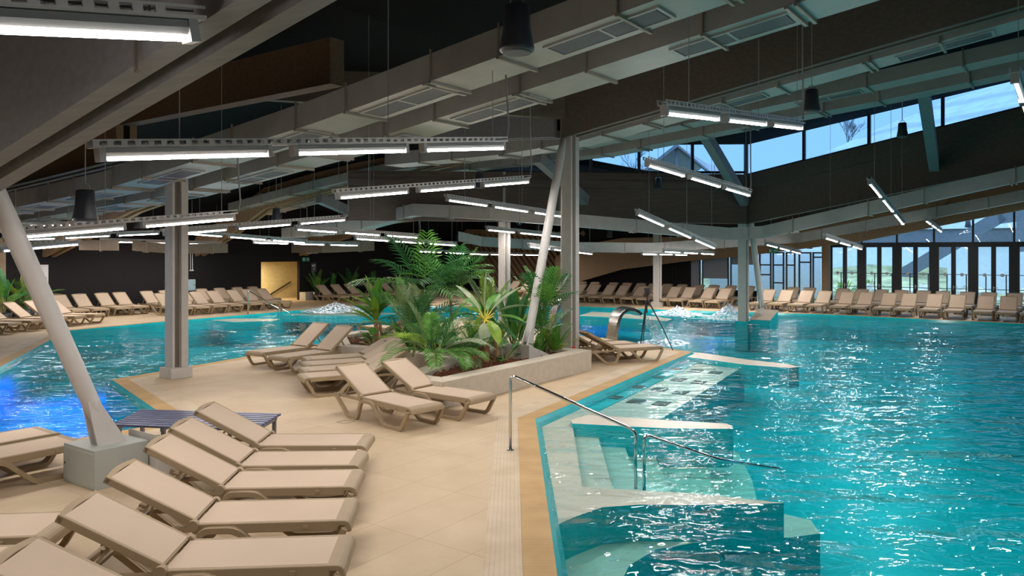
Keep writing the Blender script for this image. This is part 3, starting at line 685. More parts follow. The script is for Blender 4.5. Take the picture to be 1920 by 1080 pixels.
# ------------------------------------------------------------------ ducts
DUCTS = []
def duct(path, width, height, label, vents=(), brk=1.35, seams=True, first=.6, dm='duct'):
    """path: bottom centre line"""
    path = [Vector(p) for p in path]
    for i in range(len(path) - 1): DUCTS.append((path[i], path[i + 1], width))
    r = thing('ventilation_duct', path[0], label, 'duct', 'ventilation ducts under the roof')
    m = len(path); L_, R_ = [], []
    for i, p in enumerate(path):
        d0 = (path[i] - path[i - 1]) if i else None; d1 = (path[i + 1] - path[i]) if i < m - 1 else None
        d0 = Vector((d0.x, d0.y, 0)).normalized() if d0 else None; d1 = Vector((d1.x, d1.y, 0)).normalized() if d1 else None
        d = ((d0 or d1) + (d1 or d0)).normalized(); nn = Vector((-d.y, d.x, 0)); kk = 1 / max(.5, d.dot(d0 or d1))
        L_.append(p + nn * width / 2 * kk); R_.append(p - nn * width / 2 * kk)
    mb = MB()
    for i in range(m - 1):
        a, b, c, d = L_[i], R_[i], R_[i + 1], L_[i + 1]; h = UP * height
        mb.add([a, b, c, d, a + h, b + h, c + h, d + h], [(0, 1, 2, 3), (4, 7, 6, 5), (1, 5, 6, 2), (0, 3, 7, 4)] + ([(0, 4, 5, 1)] if i == 0 else []) + ([(2, 6, 7, 3)] if i == m - 2 else []))
    mb.build('duct_body', M[dm], r)
    # brackets every brk metres, flange seams beside them
    acc = 0.0; nxt = first; cnt = 0
    for i in range(m - 1):
        seg = (path[i + 1] - path[i]); ln = seg.length; d = seg / ln
        side = Vector((-d.y, d.x, 0)).normalized(); un = side.cross(d); un = un if un.z > 0 else -un
        while nxt < acc + ln and cnt < 26:
            p = path[i] + d * (nxt - acc)
            q = MB(); q.bar(p - side * (width / 2 + .04) - un * .02, p + side * (width / 2 + .04) - un * .02, .045, .04)
            if cnt % 3 == 1: q.bar(p - side * (width / 2 + .04) - un * .02 + d * .11, p + side * (width / 2 + .04) - un * .02 + d * .11, .045, .04)
            b_ = q.build('hanger_bracket', M['bracket'], r)
            for k_ in (-1, 1):
                q = MB(); q.bar(p + side * k_ * (width / 2 + .012), p + side * k_ * (width / 2 + .012) + UP * (height + .05), .035, .018, up=d)
                q.build('rod', M['bracket'], b_)
            cnt += 1; nxt += brk * (1.25 if cnt % 2 else .85)
        acc += ln
    tot = acc
    for v_ in vents:
        acc = 0.0
        for i in range(m - 1):
            seg = (path[i + 1] - path[i]); ln = seg.length; d = seg / ln
            if acc <= v_ < acc + ln:
                side = Vector((-d.y, d.x, 0)).normalized(); un = side.cross(d); un = un if un.z > 0 else -un
                p = path[i] + d * (v_ - acc)
                q = MB()
                for k_ in (-1, 1): q.box(p + d * k_ * .37 - un * .012, .70, width * .46, .02, d, side, un)
                vg = q.build('vent_grille', M['vent'], r)
                fr = MB(); hw = width * .25
                for k_ in (-1, 1):
                    fr.box(p + side * k_ * (hw + .02) - un * .012, 1.56, .04, .03, d, side, un); fr.box(p + d * k_ * .76 - un * .012, .04, hw * 2, .03, d, side, un)
                fr.box(p - un * .012, .035, hw * 2, .03, d, side, un)
                fr.build('vent_frame', M['duct'], vg)
            acc += ln
    return r
pa = [(8, 6.95), (-4.7, 5.17), (-9.4, 4.52), (-15.8, 3.82), (-20.8, 3.56), (-25, 3.35), (-30, 3.1)]
duct([st(8.1, t, z) for t, z in pa], .8, .37, 'wide grey air duct sweeping overhead, the one behind the big black speaker', vents=(9.6, 12.6, 15.9, 18.6, 22.2, 25.2, 28, 31), first=.9)
duct([st(9.6, t, z) for t, z in pa], .8, .37, 'wide grey air duct running alongside the speaker duct', vents=(8.4, 11.6, 15.4, 18.0, 21.5, 24.6, 27.5, 31), first=.5)
ph = [(12, 8.4), (-3.5, 6.02), (-9.3, 5.13), (-11.5, 5.0), (-15.6, 5.0)]
duct([st(15.75, t, z) for t, z in ph], .75, .34, 'grey air duct tucked along the rising dark beam over the pool', vents=(14, 18), first=1.0)
pc = [(12, 8.35), (-3.6, 6.55), (-11.9, 5.75), (-18.4, 5.6), (-24, 5.05), (-29.7, 4.35)]
duct([st(20.2, t, z) for t, z in pc], .75, .33, 'grey air duct crossing in front of the clerestory, upper of the two', vents=(17, 30, 35), brk=1.6)
duct([st(21.7, t, z - .1) for t, z in pc], .75, .33, 'grey air duct along the clerestory top, lower of the two', vents=(19, 32, 37), brk=1.6)
# duct E: from right along the low beam to the pool column, then to the palm column and down to the black wall
pe = [st(26.6, 8, SILL(8) - 2.0), st(26.6, -8.6, 3.03), C4 + Vector((-.9, -1.1, 2.98)), at(1090, 426, 26.4), at(920, 412, 26.4), at(783, 405, 26.8), at(662, 436, 29.2), at(540, 446, 33.5)]
duct(pe, .6, .42, 'grey air duct bending round the pool column below the clerestory', brk=1.9, first=1.5)
pf = [st(36.8, 6, 6.0), st(36.8, -2.7, 4.35), st(36.4, -10, 3.0), at(1225, 474, 35), at(1080, 473, 34.5), at(905, 462, 36), at(860, 452, 36)]
duct(pf, .55, .45, 'grey air duct low along the far deck behind the pool column', brk=2.2, first=1.5)
duct([at(700, 470, 36), at(610, 474, 36), at(555, 474, 37)], .6, .5, 'short tan air duct near the exit sign', brk=2.0, dm='tanduct')
duct([at(425, 474, 33), at(330, 476, 32), at(250, 470, 31.5)], .6, .4, 'short tan air duct over the black wall pipes', brk=2.0, dm='tanduct')
duct([at(222, 470, 30), at(150, 469, 29.5)], .6, .4, 'short tan air duct above the white door side', brk=2.0, dm='tanduct')

# ------------------------------------------------------------------ hanging light bars
DZ = {}
def roof_at(p):
    s_, t_ = ST(p)
    sb = 27.3 if t_ > -9.4 else c3s - .1 + (27.5 - c3s) * (t_ + 17.0) / 7.6
    top = zc(s_, t_) if (s_ < sb or t_ < -17.0) else zl(s_, t_)
    for a, b, w_ in DUCTS:
        ab = Vector((b.x - a.x, b.y - a.y, 0)); k_ = ((p.x - a.x) * ab.x + (p.y - a.y) * ab.y) / ab.length_squared
        if -.02 <= k_ <= 1.02:
            q = a.lerp(b, k_)
            if math.hypot(p.x - q.x, p.y - q.y) < w_ / 2 + .08 and q.z > p.z: top = min(top, q.z - .03)
    for a, b, w_ in BEAMS:
        ab = Vector((b.x - a.x, b.y - a.y, 0)); k_ = ((p.x - a.x) * ab.x + (p.y - a.y) * ab.y) / ab.length_squared
        if 0 <= k_ <= 1:
            q = a.lerp(b, k_)
            if math.hypot(p.x - q.x, p.y - q.y) < w_ / 2 + .03 and q.z > p.z: top = min(top, q.z + .0)
    return top - .02
def light_bar(start, el, label, nl=3, k=1.0, az=54, wires=(.12, .6, .97), ceil_z=None, cable=False):
    el = math.radians(el); L, G = 1.45 * k, .40 * k
    d = Vector((math.cos(math.radians(az)) * math.cos(el), math.sin(math.radians(az)) * math.cos(el), math.sin(el)))
    side = Vector((-d.y, d.x, 0)).normalized(); un = d.cross(side); un = un if un.z > 0 else -un
    start = Vector(start); tot = nl * L + (nl - 1) * G
    r = thing('light_bar', start, label, 'hanging light', 'hanging fluorescent light bars')
    # perforated cable tray
    mb = MB(); o = un * .095
    p0, p1 = start + o - d * .12, start + o + d * (tot + .12)
    mb.bar(p0, p1, .10, .012, up=un)
    for k_ in (-1, 1):
        mb.bar(p0 + side * .05 * k_ + un * .006, p1 + side * .05 * k_ + un * .006, .008, .014, up=un)
        mb.bar(p0 + side * .05 * k_ + un * .052, p1 + side * .05 * k_ + un * .052, .008, .014, up=un)
        nn = int(tot / .11)
        for i in range(nn + 1): mb.bar(p0 + side * .05 * k_ + un * .03 + d * (i * .11), p0 + side * .05 * k_ + un * .03 + d * (i * .11 + .05), .007, .04, up=un)
    mb.build('cable_tray', M['tray'], r)
    for i in range(nl):
        a = start + d * (i * (L + G)); b = a + d * L
        h = MB(); sec = [(-.034, .085), (.034, .085), (.040, .05), (.018, .020), (-.018, .020), (-.040, .05)]
        rings = [[q + side * x + un * z for x, z in sec] for q in (a - d * .03, b + d * .03)]
        n6 = 6; h.add(rings[0] + rings[1], [(j, (j + 1) % n6, n6 + (j + 1) % n6, n6 + j) for j in range(n6)] + [tuple(range(n6)), tuple(range(2 * n6 - 1, n6 - 1, -1))])
        hs = h.build('lamp', M['housing'], r)
        tb = MB(); tb.tube([a + un * .004, b + un * .004], .016, 8); tb.build('tube', M['tube'], hs)
        la = bpy.data.lights.new('lamp_glow', 'AREA'); la.shape = 'RECTANGLE'; la.size = L; la.size_y = .045; la.energy = LAMP_W * k; la.color = (1.0, .94, .90)
        lo = bpy.data.objects.new('lamp_glow', la); COL.objects.link(lo)
        m_ = Matrix((d, un.cross(d), un)).transposed(); lo.rotation_euler = m_.to_euler(); lo.location = (a + b) / 2 - un * .017 - start; lo.parent = hs
        for q in (a - d * .05, b + d * .05): MB().box(q + un * .038, .05, .085, .11, d, side, un).build('end_cap', M['housing'], hs)
    for wf in wires:
        p = start + d * (wf * tot) + un * .10
        top = roof_at(p)
        if top > p.z: MB().tube([p, Vector((p.x, p.y, top))], .005, 4).build('suspension_wire', M['cable'], r)
    if cable:
        p = start + d * tot + un * .10; top = roof_at(p + d * .14)
        pts = [p + d * .02, p + d * .16 + UP * .02, p + d * .2 + UP * .2, p + d * .17 + UP * .6, p + d * .14 + UP * max(.65, top - p.z - .02)]
        MB().tube(pts, .014, 6).build('feed_cable', M['cable'], r)
    return r
e_ = Vector((-1.59, 3.70, 3.594)); el = math.radians(10.4)
dT1 = Vector((CA * math.cos(el), SA * math.cos(el), math.sin(el)))
light_bar(e_ - dT1 * 1.45, 10.4, 'hanging light bar against the face of the huge grey beam', nl=1, wires=(.9,))
BARS = [
 ((-3.16, 6.0, 3.29), 7.1, 'long hanging light bar of three tubes beneath the two wide ducts', 1, True),
 ((-7.71, 8.69, 2.54), 6.3, 'hanging light bar crossing the plinth column high up', 1, True),
 ((-7.68, 17.1, 2.94), 5.5, 'hanging light bar just beyond the plinth column', 1, True),
 ((-2.7, 12.1, 3.41), 6.9, 'hanging light bar ending at a small speaker before the planter strut', 1, True),
 ((-1.54, 18.68, 3.81), -2.3, 'hanging light bar passing behind the planter strut', 1, False),
 ((-6.4, 22.96, 3.22), -1.8, 'hanging light bar over the water left of the palm crown', 1, True),
 ((-11.33, 26.48, 3.19), -3.0, 'hanging light bar above the black wall pipes', 1, True),
 ((-5.31, 26.33, 3.0), -2.1, 'hanging light bar touching the top palm fronds', 1, False),
 ((-16.2, 30.46, 2.96), -.9, 'hanging light bar along the black wall near the white door', 1, False),
 ((-9.8, 29.33, 2.9), -.8, 'hanging light bar over the stair opening', 1, False),
 ((-4.29, 35.62, 2.57), -1.8, 'low hanging light bar seen through the palm fronds', 1, False),
 ((-.8, 25.85, 3.29), -2.0, 'hanging light bar crossing the palm column', 1, False),
 ((.69, 29.3, 2.75), -3.6, 'hanging light bar behind the planter strut and column, low down', .9, False),
 ((2.39, 13.46, 4.07), -2.4, 'hanging light bar in front of the small glass roof', 1, True),
 ((3.21, 19.55, 3.5), -9.2, 'tilted hanging light bar beneath the glass roof bar', 1, False),
 ((6.05, 30.5, 2.56), -1.3, 'hanging light bar above the far slender column', 1, False),
 ((8.75, 18.8, 4.22), -10.5, 'steeply receding hanging light bar over the open pool', .9, False),
 ((9.94, 24.38, 2.99), -3.7, 'hanging light bar in front of the timber post', 1, False),
 ((15.4, 28.6, 3.71), -4.4, 'hanging light bar in front of the arched beam above the doors', .8, False),
 ((1.69, 8.4, 4.07), 5.6, 'hanging light bar of three tubes beneath the dark rising beam', 1, True),
 ((-16.55, 25.15, 2.92), 3.6, 'hanging light bar over the far loungers by the white door', 1, False),
 ((-1.1, 40.3, 2.41), -.5, 'faint hanging light bar before the slatted screen', .85, False),
 ((5.3, 31.2, 2.46), -.6, 'hanging light bar behind the far slender column', .85, False),
 ((10.25, 30.96, 2.84), -4.3, 'hanging light bar beside the green exit sign at the entrance', .92, False),
 ((5.5, 8.4, 4.42), 1.0, 'hanging light bar at the clerestory end, seen almost end on', 1, False),
]
for p, el, lab, k_, cab in BARS: light_bar(p, el, lab, 3, k_, cable=cab)
light_bar(Vector((-10.66, 16.17, 2.58)) - Vector((CA, SA, .1)) * 3.7, 5.7, 'hanging light bar behind the thick strut, lowest of its cluster')
light_bar((-18.3, 26.0, 3.41), 2.6, 'hanging light bar glimpsed behind the plinth column bar', 2)
# extra unseen bars, added behind the viewer to light the near deck
light_bar((1.2, 1.0, 3.9), 5.6, 'added hanging light bar, out of view above the near pool edge', 3)
light_bar(st(-3.4, -7.5, 2.7), 4, 'added hanging light bar, out of view above the near loungers', 3)

# ------------------------------------------------------------------ hanging speakers
def speaker(u, v, wpx, label, dia=.30, y=None):
    y = dia * FPX / wpx if y is None else y; c = at(u, v, y)
    r = thing('pendant_speaker', c, label, 'speaker', 'black pendant speakers')
    R = dia / 2
    MB().lathe([(R * .62, .205), (R * .72, .19), (R * .80, .0), (R, -.16), (R * .98, -.185), (R * .9, -.19)], 20, c).build('housing', M['blackp'], r, smooth=True)
    MB().lathe([(R * .86, -.188), (R * .8, -.205), (.01, -.205)], 20, c).build('grille', M['vent'], r)
    MB().tube([c + Vector((-.06, 0, .2)), c + Vector((-.05, 0, .26)), c + Vector((0, 0, .29)), c + Vector((.05, 0, .26)), c + Vector((.06, 0, .2))], .008, 5).build('bail', M['cable'], r)
    top = roof_at(c)
    MB().tube([c + UP * .28, Vector((c.x, c.y, max(top, c.z + .4)))], .007, 4).build('suspension_wire', M['cable'], r)
for a in ((969, 55, 66, 'big black hanging speaker in front of the wide ducts'), (160, 386, 44, 'black hanging speaker under the huge grey beam'), (1522, 190, 32, 'black hanging speaker in front of the clerestory duct'),
          (1692, 244, 20, 'black hanging speaker silhouetted against a clerestory pane'), (899, 338, 22, 'small hanging speaker on the bar left of the planter strut'), (904, 406, 14, 'small blue-lit hanging speaker below the bar by the palm column'),
          (1234, 344, 16, 'small hanging speaker below the glass roof view'), (518, 403, 18, 'small blue-lit hanging speaker in the dark above the stair opening'), (258, 418, 14, 'small hanging speaker beside the plinth column'),
          (1143, 438, 11, 'tiny hanging speaker right of the planter column'), (857, 449, 9, 'tiny hanging speaker before the slatted screen'), (653, 442, 10, 'tiny hanging speaker left of the palm crown'),
          (1776, 391, 13, 'small speaker under the long bent duct'), (1815, 419, 11, 'small speaker on the arched beam'), (1518, 459, 11, 'small speaker above the glazed entrance')):
    speaker(*a)

# ------------------------------------------------------------------ sun loungers
def fillet(pts, rad, n=3):
    out = [Vector(pts[0])]
    for i in range(1, len(pts) - 1):
        p0, p1, p2 = Vector(pts[i - 1]), Vector(pts[i]), Vector(pts[i + 1])
        a = p1 + (p0 - p1).normalized() * min(rad, (p0 - p1).length * .45); b = p1 + (p2 - p1).normalized() * min(rad, (p2 - p1).length * .45)
        for k_ in range(n + 1):
            t_ = k_ / n; out.append(a * (1 - t_) ** 2 + p1 * 2 * t_ * (1 - t_) + b * t_ ** 2)
    out.append(Vector(pts[-1])); return out
def make_lounger(ang):
    r = thing('sun_lounger', (0, 0, 0), 'x', 'sun lounger')
    Y1 = Vector((0, 1, 0))
    # seat sling
    s = MB(); s.box((.60, 0, .349), 1.17, .525, .014); s.build('seat', M['sling'], r)
    f = MB()
    for k_ in (-1, 1):
        f.box((.57, k_ * .282, .316), 1.16, .042, .082); f.box((-.33, k_ * .24, .298), .66, .035, .045)
    f.box((-.645, 0, .298), .04, .62, .045); f.box((.2, 0, .31), .05, .62, .04); f.box((.9, 0, .31), .05, .62, .04)
    f.sweep(fillet([(1.13, 0, .335), (1.235, 0, .335), (1.245, 0, .262)], .075, 4), [(-.303, -.02), (-.303, .022), (.303, .022), (.303, -.02)], Y1)
    f.build('seat_frame', M['frame'], r, bevel=.008)
    path = fillet([(-.665, 0, .325), (-.60, 0, .300), (-.27, 0, .024), (-.03, 0, .024), (.07, 0, .312), (.35, 0, .312), (.66, 0, .024), (1.06, 0, .024), (1.20, 0, .262), (1.215, 0, .30)], .07, 3)
    for k_ in (-1, 1):
        lg = MB(); lg.sweep([p + Y1 * (.322 * k_) for p in path], [(-.026, -.026), (-.026, .026), (-.008, .026), (-.005, .019), (.005, .019), (.008, .026), (.026, .026), (.026, -.026)], Y1); lg.build('leg_frame', M['frame'], r, bevel=.006)
    # backrest
    ca, sa = math.cos(ang), math.sin(ang); o = Vector((0.0, 0, .358))
    ax = Vector((-ca, 0, sa)); az = Vector((sa, 0, ca)); LB = .80
    b = MB()
    for k_ in (-1, 1): b.box(o + ax * (LB / 2) + Y1 * (.262 * k_), LB, .036, .058, ax, Y1, az)
    arc = [o + ax * (LB - .015 + .035 * (1 - (y / .28) ** 2)) + Y1 * y for y in [-.28 + i * .056 for i in range(11)]]
    sec = []
    vv = []; ff = []
    for p in arc: vv += [p - ax * .03 - az * .028, p + ax * .012 - az * .02, p + ax * .006 + az * .026, p - ax * .045 + az * .028]
    for i in range(10):
        for k_ in range(4): ff.append((i * 4 + k_, i * 4 + (k_ + 1) % 4, i * 4 + 4 + (k_ + 1) % 4, i * 4 + 4 + k_))
    ff += [(0, 1, 2, 3), (43, 42, 41, 40)]
    b.add(vv, ff); b.box(o + ax * .02, .04, .50, .04, ax, Y1, az)
    bf = b.build('backrest', M['frame'], r, bevel=.006)
    sl_ = MB(); sl_.box(o + ax * (LB / 2 - .01) + az * .022, LB - .05, .497, .012, ax, Y1, az); sl_.build('sling', M['sling'], bf)
    for k_ in (-1, 1):
        kb = MB(); kb.tube([Vector((.0, .268 * k_, .346)), Vector((.0, .318 * k_, .346))], .045, 14); kb.build('hinge', M['frame'], r)
    su = MB()
    for k_ in (-1, 1): su.bar(o + ax * .40 - az * .03 + Y1 * .2 * k_, Vector((-.52, .2 * k_, .32)), .028, .02)
    su.bar(Vector((-.52, -.22, .32)), Vector((-.52, .22, .32)), .025, .025)
    su.build('support_strut', M['frame'], r)
    return r
LOW = make_lounger(math.radians(28)); HIGH = make_lounger(math.radians(37))
used = {'l': False, 'h': False}; NL = 0
def lounger(pos, ang, label, group, kind='h'):
    global NL
    src = HIGH if kind == 'h' else LOW
    if not used[kind]: o = src; used[kind] = True
    else: o = copy_tree(src)
    o.location = (pos[0], pos[1], 0); o.rotation_euler = (0, 0, ang); o['label'] = label; o['group'] = group; NL += 1
    return o
def from_corner(c, ang, side=-1):         # c: foot corner on local y = side*.34 (z .33)
    d = Vector((math.cos(ang), math.sin(ang), 0)); nl = Vector((-d.y, d.x, 0))
    return Vector((c.x, c.y, 0)) - d * 1.24 - nl * (.303 * side)
def from_head(c, ang):
    d = Vector((math.cos(ang), math.sin(ang), 0)); return Vector((c.x, c.y, 0)) + d * .64
DA = math.atan2(SA, CA); DB = math.atan2(-CA, SA)
# near row
for i, (u, v) in enumerate(((683, 840), (671, 877), (663.5, 918), (652.5, 982), (641, 1067))):
    c = g(u, v, .33); an = math.radians((0.5, 2, 3, 4.5, 4.5)[i])
    lounger(from_corner(c, an), an, 'beige lounger in the row in front of the blue bench, %s from the bench' % ORD[i + 1], 'front row of raised loungers', 'l')
for i, (x, y) in enumerate(((-1.08, 4.52), (-1.0, 3.75))):
    an = math.radians(5); lounger(from_corner(Vector((x, y, 0)), an), an, 'beige lounger cut by the picture edge, %s from the bench in its row' % ORD[i + 6], 'front row of raised loungers', 'l')
for i, (x, y) in enumerate(((-3.62, 5.98), (-3.62, 5.22))):
    an = math.radians(6)
    lounger(from_corner(Vector((x, y, 0)), an), an, ('beige lounger behind the front row heads, only its rounded foot end showing', 'beige lounger beside the foot-end one, mostly out of the picture')[i], 'loungers behind the front row', 'l')
for i in range(2):
    c = g(73, 799, .35) + Vector((.79, -.61, 0)) * (.74 * i); an = DA
    lounger(from_corner(c, an, 1), an, ('shaded lounger beside the grey cabinet, the one by the water', 'shaded lounger touching the grey cabinet')[i], 'loungers beside the cabinet', 'l')
# pair before the planter
for (x, y, an, lab) in ((-2.11, 11.94, -44.5, 'lounger with raised back standing free on the deck before the planter'), (-1.44, 12.55, -37, 'lounger with raised back pushed against the planter corner')):
    lounger((x, y), math.radians(an), lab, 'pair before the planter', 'l')
# four side by side left of the planter
ca_ = g(575, 668, .35); cd2 = g(566, 713, .35)
for i in range(4):
    c = ca_.lerp(cd2, (i + .02) / 4.0) + Vector((-.09, -.02, 0)); an = math.radians(207)
    lounger(from_corner(c, an, -1), an, 'lounger in the tight block of four by the planter, %s from the water' % ORD[i + 1], 'block of four loungers', 'l')
for i, (u, v) in enumerate(((493, 662), (537, 671))):
    c = g(u, v, .35); an = DA + math.pi
    lounger(from_corner(c, an, 1), an, ('lounger on the island edge with its back to the plants, by the water', 'lounger on the island edge beside the tight block of four')[i], 'pair on the island edge', 'h')
# behind planter at the right
for i in range(3):
    c = g(1233, 650, .35) + Vector((.14, .06, 0)) + Vector((-.55, .72, 0)) * (.86 * i); an = math.radians(22)
    lounger(from_corner(c, an, -1), an, ('lounger between planter and jet bench, the closest to the pool steps', 'lounger between planter and swan-neck fountain, middle of three', 'lounger between planter and swan-neck fountain, beside the water')[i], 'loungers behind the planter', 'l')
# another by the far planter end
lounger(st(16.2, -16.0), DB + math.pi, 'lounger half hidden behind the planter plants', 'loungers behind the planter', 'l')
# left wall rows
for i, u in enumerate((109, 147, 189, 222, 273, 308, 338, 376, 410, 443, 472)):
    c = st(s_on_t(u, -32.55), -32.55); lounger(from_head(c, DB), DB, 'lounger against the black wall, %s from the white door' % ORD[i + 1], 'row against the black wall')
for i, u in enumerate((300, 333, 365, 396, 433, 460, 488)):
    c = st(s_on_t(u, -30.4), -30.4); lounger(from_head(c, DB), DB, 'lounger of the second row before the black wall, %s counting towards the stair opening' % ORD[i + 1], 'second row before the black wall')
for i, (x, y) in enumerate(((-17.45, 24.2), (-17.3, 25.1), (-17.05, 26.0), (-16.85, 26.8), (-16.6, 27.6))):
    an = math.radians(-4); lounger(from_head(Vector((x, y, 0)), an), an, 'lounger by the broad-leaved plants, %s counting towards the black wall' % ORD[i + 1], 'row by the broad-leaved plants')
for i, u in enumerate((600, 627, 652, 687, 716, 743, 767)):
    c = st(s_on_t(u, -31.3), -31.3); lounger(from_head(c, DB), DB, 'lounger beyond the stair opening, %s from the WC sign' % ORD[i + 1], 'row beyond the stair opening')
for i, t_ in enumerate((-26.2, -25.3, -24.0, -23.1, -21.9)):
    c = st(36.6, t_); lounger(from_head(c, DA + math.pi), DA + math.pi, 'lounger before the slatted screen, %s counting away from the corner' % ORD[i + 1], 'row before the slatted screen')
# far deck, two rows facing the pool
def spread_row(ts, gap=.745):
    ts = sorted(ts)
    for _ in range(60):
        for i in range(len(ts) - 1):
            d_ = gap - (ts[i + 1] - ts[i])
            if d_ > 0: ts[i] -= d_ / 2; ts[i + 1] += d_ / 2
    return ts
fr_u = (1093, 1119, 1148, 1173, 1206, 1236, 1269, 1296, 1333, 1362, 1444, 1477, 1514, 1548, 1592, 1624, 1670, 1706, 1754, 1797, 1851, 1891, 1938)
for i, t_ in enumerate(spread_row([t_on_s(u, 35.15) for u in fr_u])):
    c = st(35.15, t_); lounger(from_head(c, DA + math.pi), DA + math.pi, 'lounger of the waterside row on the far deck, %s from the planter column' % ORD[i + 1], 'waterside row on the far deck')
bk_u = (1093, 1117, 1152, 1177, 1204, 1226, 1253, 1280, 1312, 1340, 1372, 1406, 1489, 1519, 1582, 1617, 1654, 1691, 1733, 1768, 1815, 1855, 1903)
for i, t_ in enumerate(spread_row([t_on_s(u, 37.95) for u in bk_u])):
    c = st(37.95, t_); lounger(from_head(c, DA + math.pi), DA + math.pi, 'lounger of the back row under the far windows, %s from the planter column' % ORD[i + 1], 'back row under the far windows')

# ------------------------------------------------------------------ blue slatted bench
bt = thing('slatted_bench', g(360, 830), 'long blue-grey slatted bench behind the front row of loungers', 'bench')
BZ = .42
f0, f1, k0, k1 = g(212, 796, BZ), g(478, 806, BZ), g(262, 770, BZ), g(525, 778, BZ)
for i in range(9):
    a, b = f0.lerp(k0, i / 8), f1.lerp(k1, i / 8)
    MB().bar(a, b, .075, .03).build('slat', M['bench'], bt, bevel=.008)
for fx in (.03, .35, .66, .97):
    a, b = f0.lerp(f1, fx), k0.lerp(k1, fx)
    fr = MB(); fr.bar(a - UP * .04, b - UP * .04, .04, .05)
    fr.build('cross_rail', M['benchleg'], bt)
    for q in (a.lerp(b, .06), a.lerp(b, .94)): MB().bar(q - UP * .03, Vector((q.x, q.y, 0)), .045, .045).build('leg', M['benchleg'], bt)
lr = MB()
for y_ in (.3, .7): lr.bar(f0.lerp(k0, y_) - UP * .28, f1.lerp(k1, y_) - UP * .28, .03, .04)
lr.build('lower_rail', M['benchleg'], bt)

# ------------------------------------------------------------------ handrails
def rail(name, label, pts, r_=.021, base=None):
    o = thing(name, (pts[0][0], pts[0][1], 0), label, 'handrail')
    MB().tube(fillet(pts, .09, 5), r_, 12).build('rail', M['steel'], o, smooth=True)
    for q in base or ():
        MB().lathe([(.05, 0), (.05, .012), (.03, .02)], 14, q).build('base_flange', M['steel'], o)
    return o
b0 = g(957, 845); zt = .98
b1 = g(1192, 868, -.05)
rail('handrail', 'tall chrome handrail sloping from the deck down to the pool steps', [b0, b0 + UP * zt, Vector((b1.x, b1.y, .33 + .02)), Vector((b1.x, b1.y, -.45))], base=(b0,))
c0 = g(1208, 872, -.05); c1 = g(1330, 857, .0); 
rail('handrail', 'low chrome handrail running on down under the water', [Vector((c0.x, c0.y, -.5)), Vector((c0.x, c0.y, .33)), Vector((c1.x + .1, c1.y - .03, -.02)), g(1465, 880, -.35), g(1470, 900, -.75)])
d0 = g(465, 589); d1 = g(522, 592, -.05); d2 = g(527, 592, -.05)
rail('handrail', 'distant chrome handrail standing on the far shore', [d0, d0 + UP * .97, Vector((d1.x, d1.y, .25)), Vector((d1.x, d1.y, -.4))], .024, base=(d0,))
rail('handrail', 'distant low chrome handrail entering the water', [Vector((d2.x, d2.y, -.4)), Vector((d2.x, d2.y, .25)), g(550, 592, -.05), g(565, 594, -.3)], .024)

# ------------------------------------------------------------------ steps, benches and bars in the pool
def flat(name, px, z, material, label, cat, z0=FLZ):
    poly = [g(u, v, z) for u, v in px]
    return tag(two_tone(MB().prism(poly, z0, z).build(name, M[material])), label, cat, kind='structure')
def two_tone(o):                       # pale tiles on top, turquoise tiles on the sides
    o.data.materials.append(M['pool'])
    for p in o.data.polygons:
        if p.normal.z < .5: p.material_index = 1
    return o
flat('pool_shelf', ((1012, 790), (1090, 765), (1160, 783), (1160, 795), (1073, 794), (1092, 913), (1300, 925), (1470, 943), (1300, 947), (1200, 946), (1130, 951), (1083, 967), (1044, 984)), -.11, 'pale', 'pale tiled shelf just under water at the pool steps', 'pool shelf', -.62)
for i, (px, z) in enumerate((( ((1073, 794), (1116, 797), (1150, 921), (1092, 913)), -.24), (((1116, 797), (1158, 801), (1204, 926), (1150, 921)), -.37), (((1158, 801), (1205, 806), (1262, 931), (1204, 926)), -.50),
        (((1205, 806), (1262, 811), (1300, 835), (1330, 880), (1340, 937), (1262, 931)), -.63), (((1262, 811), (1330, 820), (1385, 850), (1410, 900), (1420, 940), (1340, 937), (1330, 880), (1300, 835)), -.76))):
    flat('pool_step', px, z, 'sage' if i else 'pale', 'pale pool step under water, %s from the deck' % ORD[i + 1], 'step')
flat('pool_wall', ((1070, 788), (1100, 778), (1250, 788), (1362, 794), (1375, 799), (1365, 804), (1250, 803), (1073, 794)), -.045, 'pale', 'white low wall ending in a rounded tip beside the steps', 'low wall', -.62)
flat('pool_wall', ((1292, 660), (1320, 662), (1400, 674), (1480, 683), (1498, 688), (1480, 690), (1400, 684), (1280, 668)), -.045, 'pale', 'white low wall running out from the island tip', 'low wall', -.5)
flat('pool_bench', ((1052, 1100), (1050, 1010), (1110, 985), (1250, 962), (1420, 952), (1520, 975), (1538, 1000), (1480, 1008), (1350, 1010), (1230, 1030), (1180, 1060), (1160, 1100)), -.5, 'sage', 'sage green bench under water below the steps', 'pool bench')
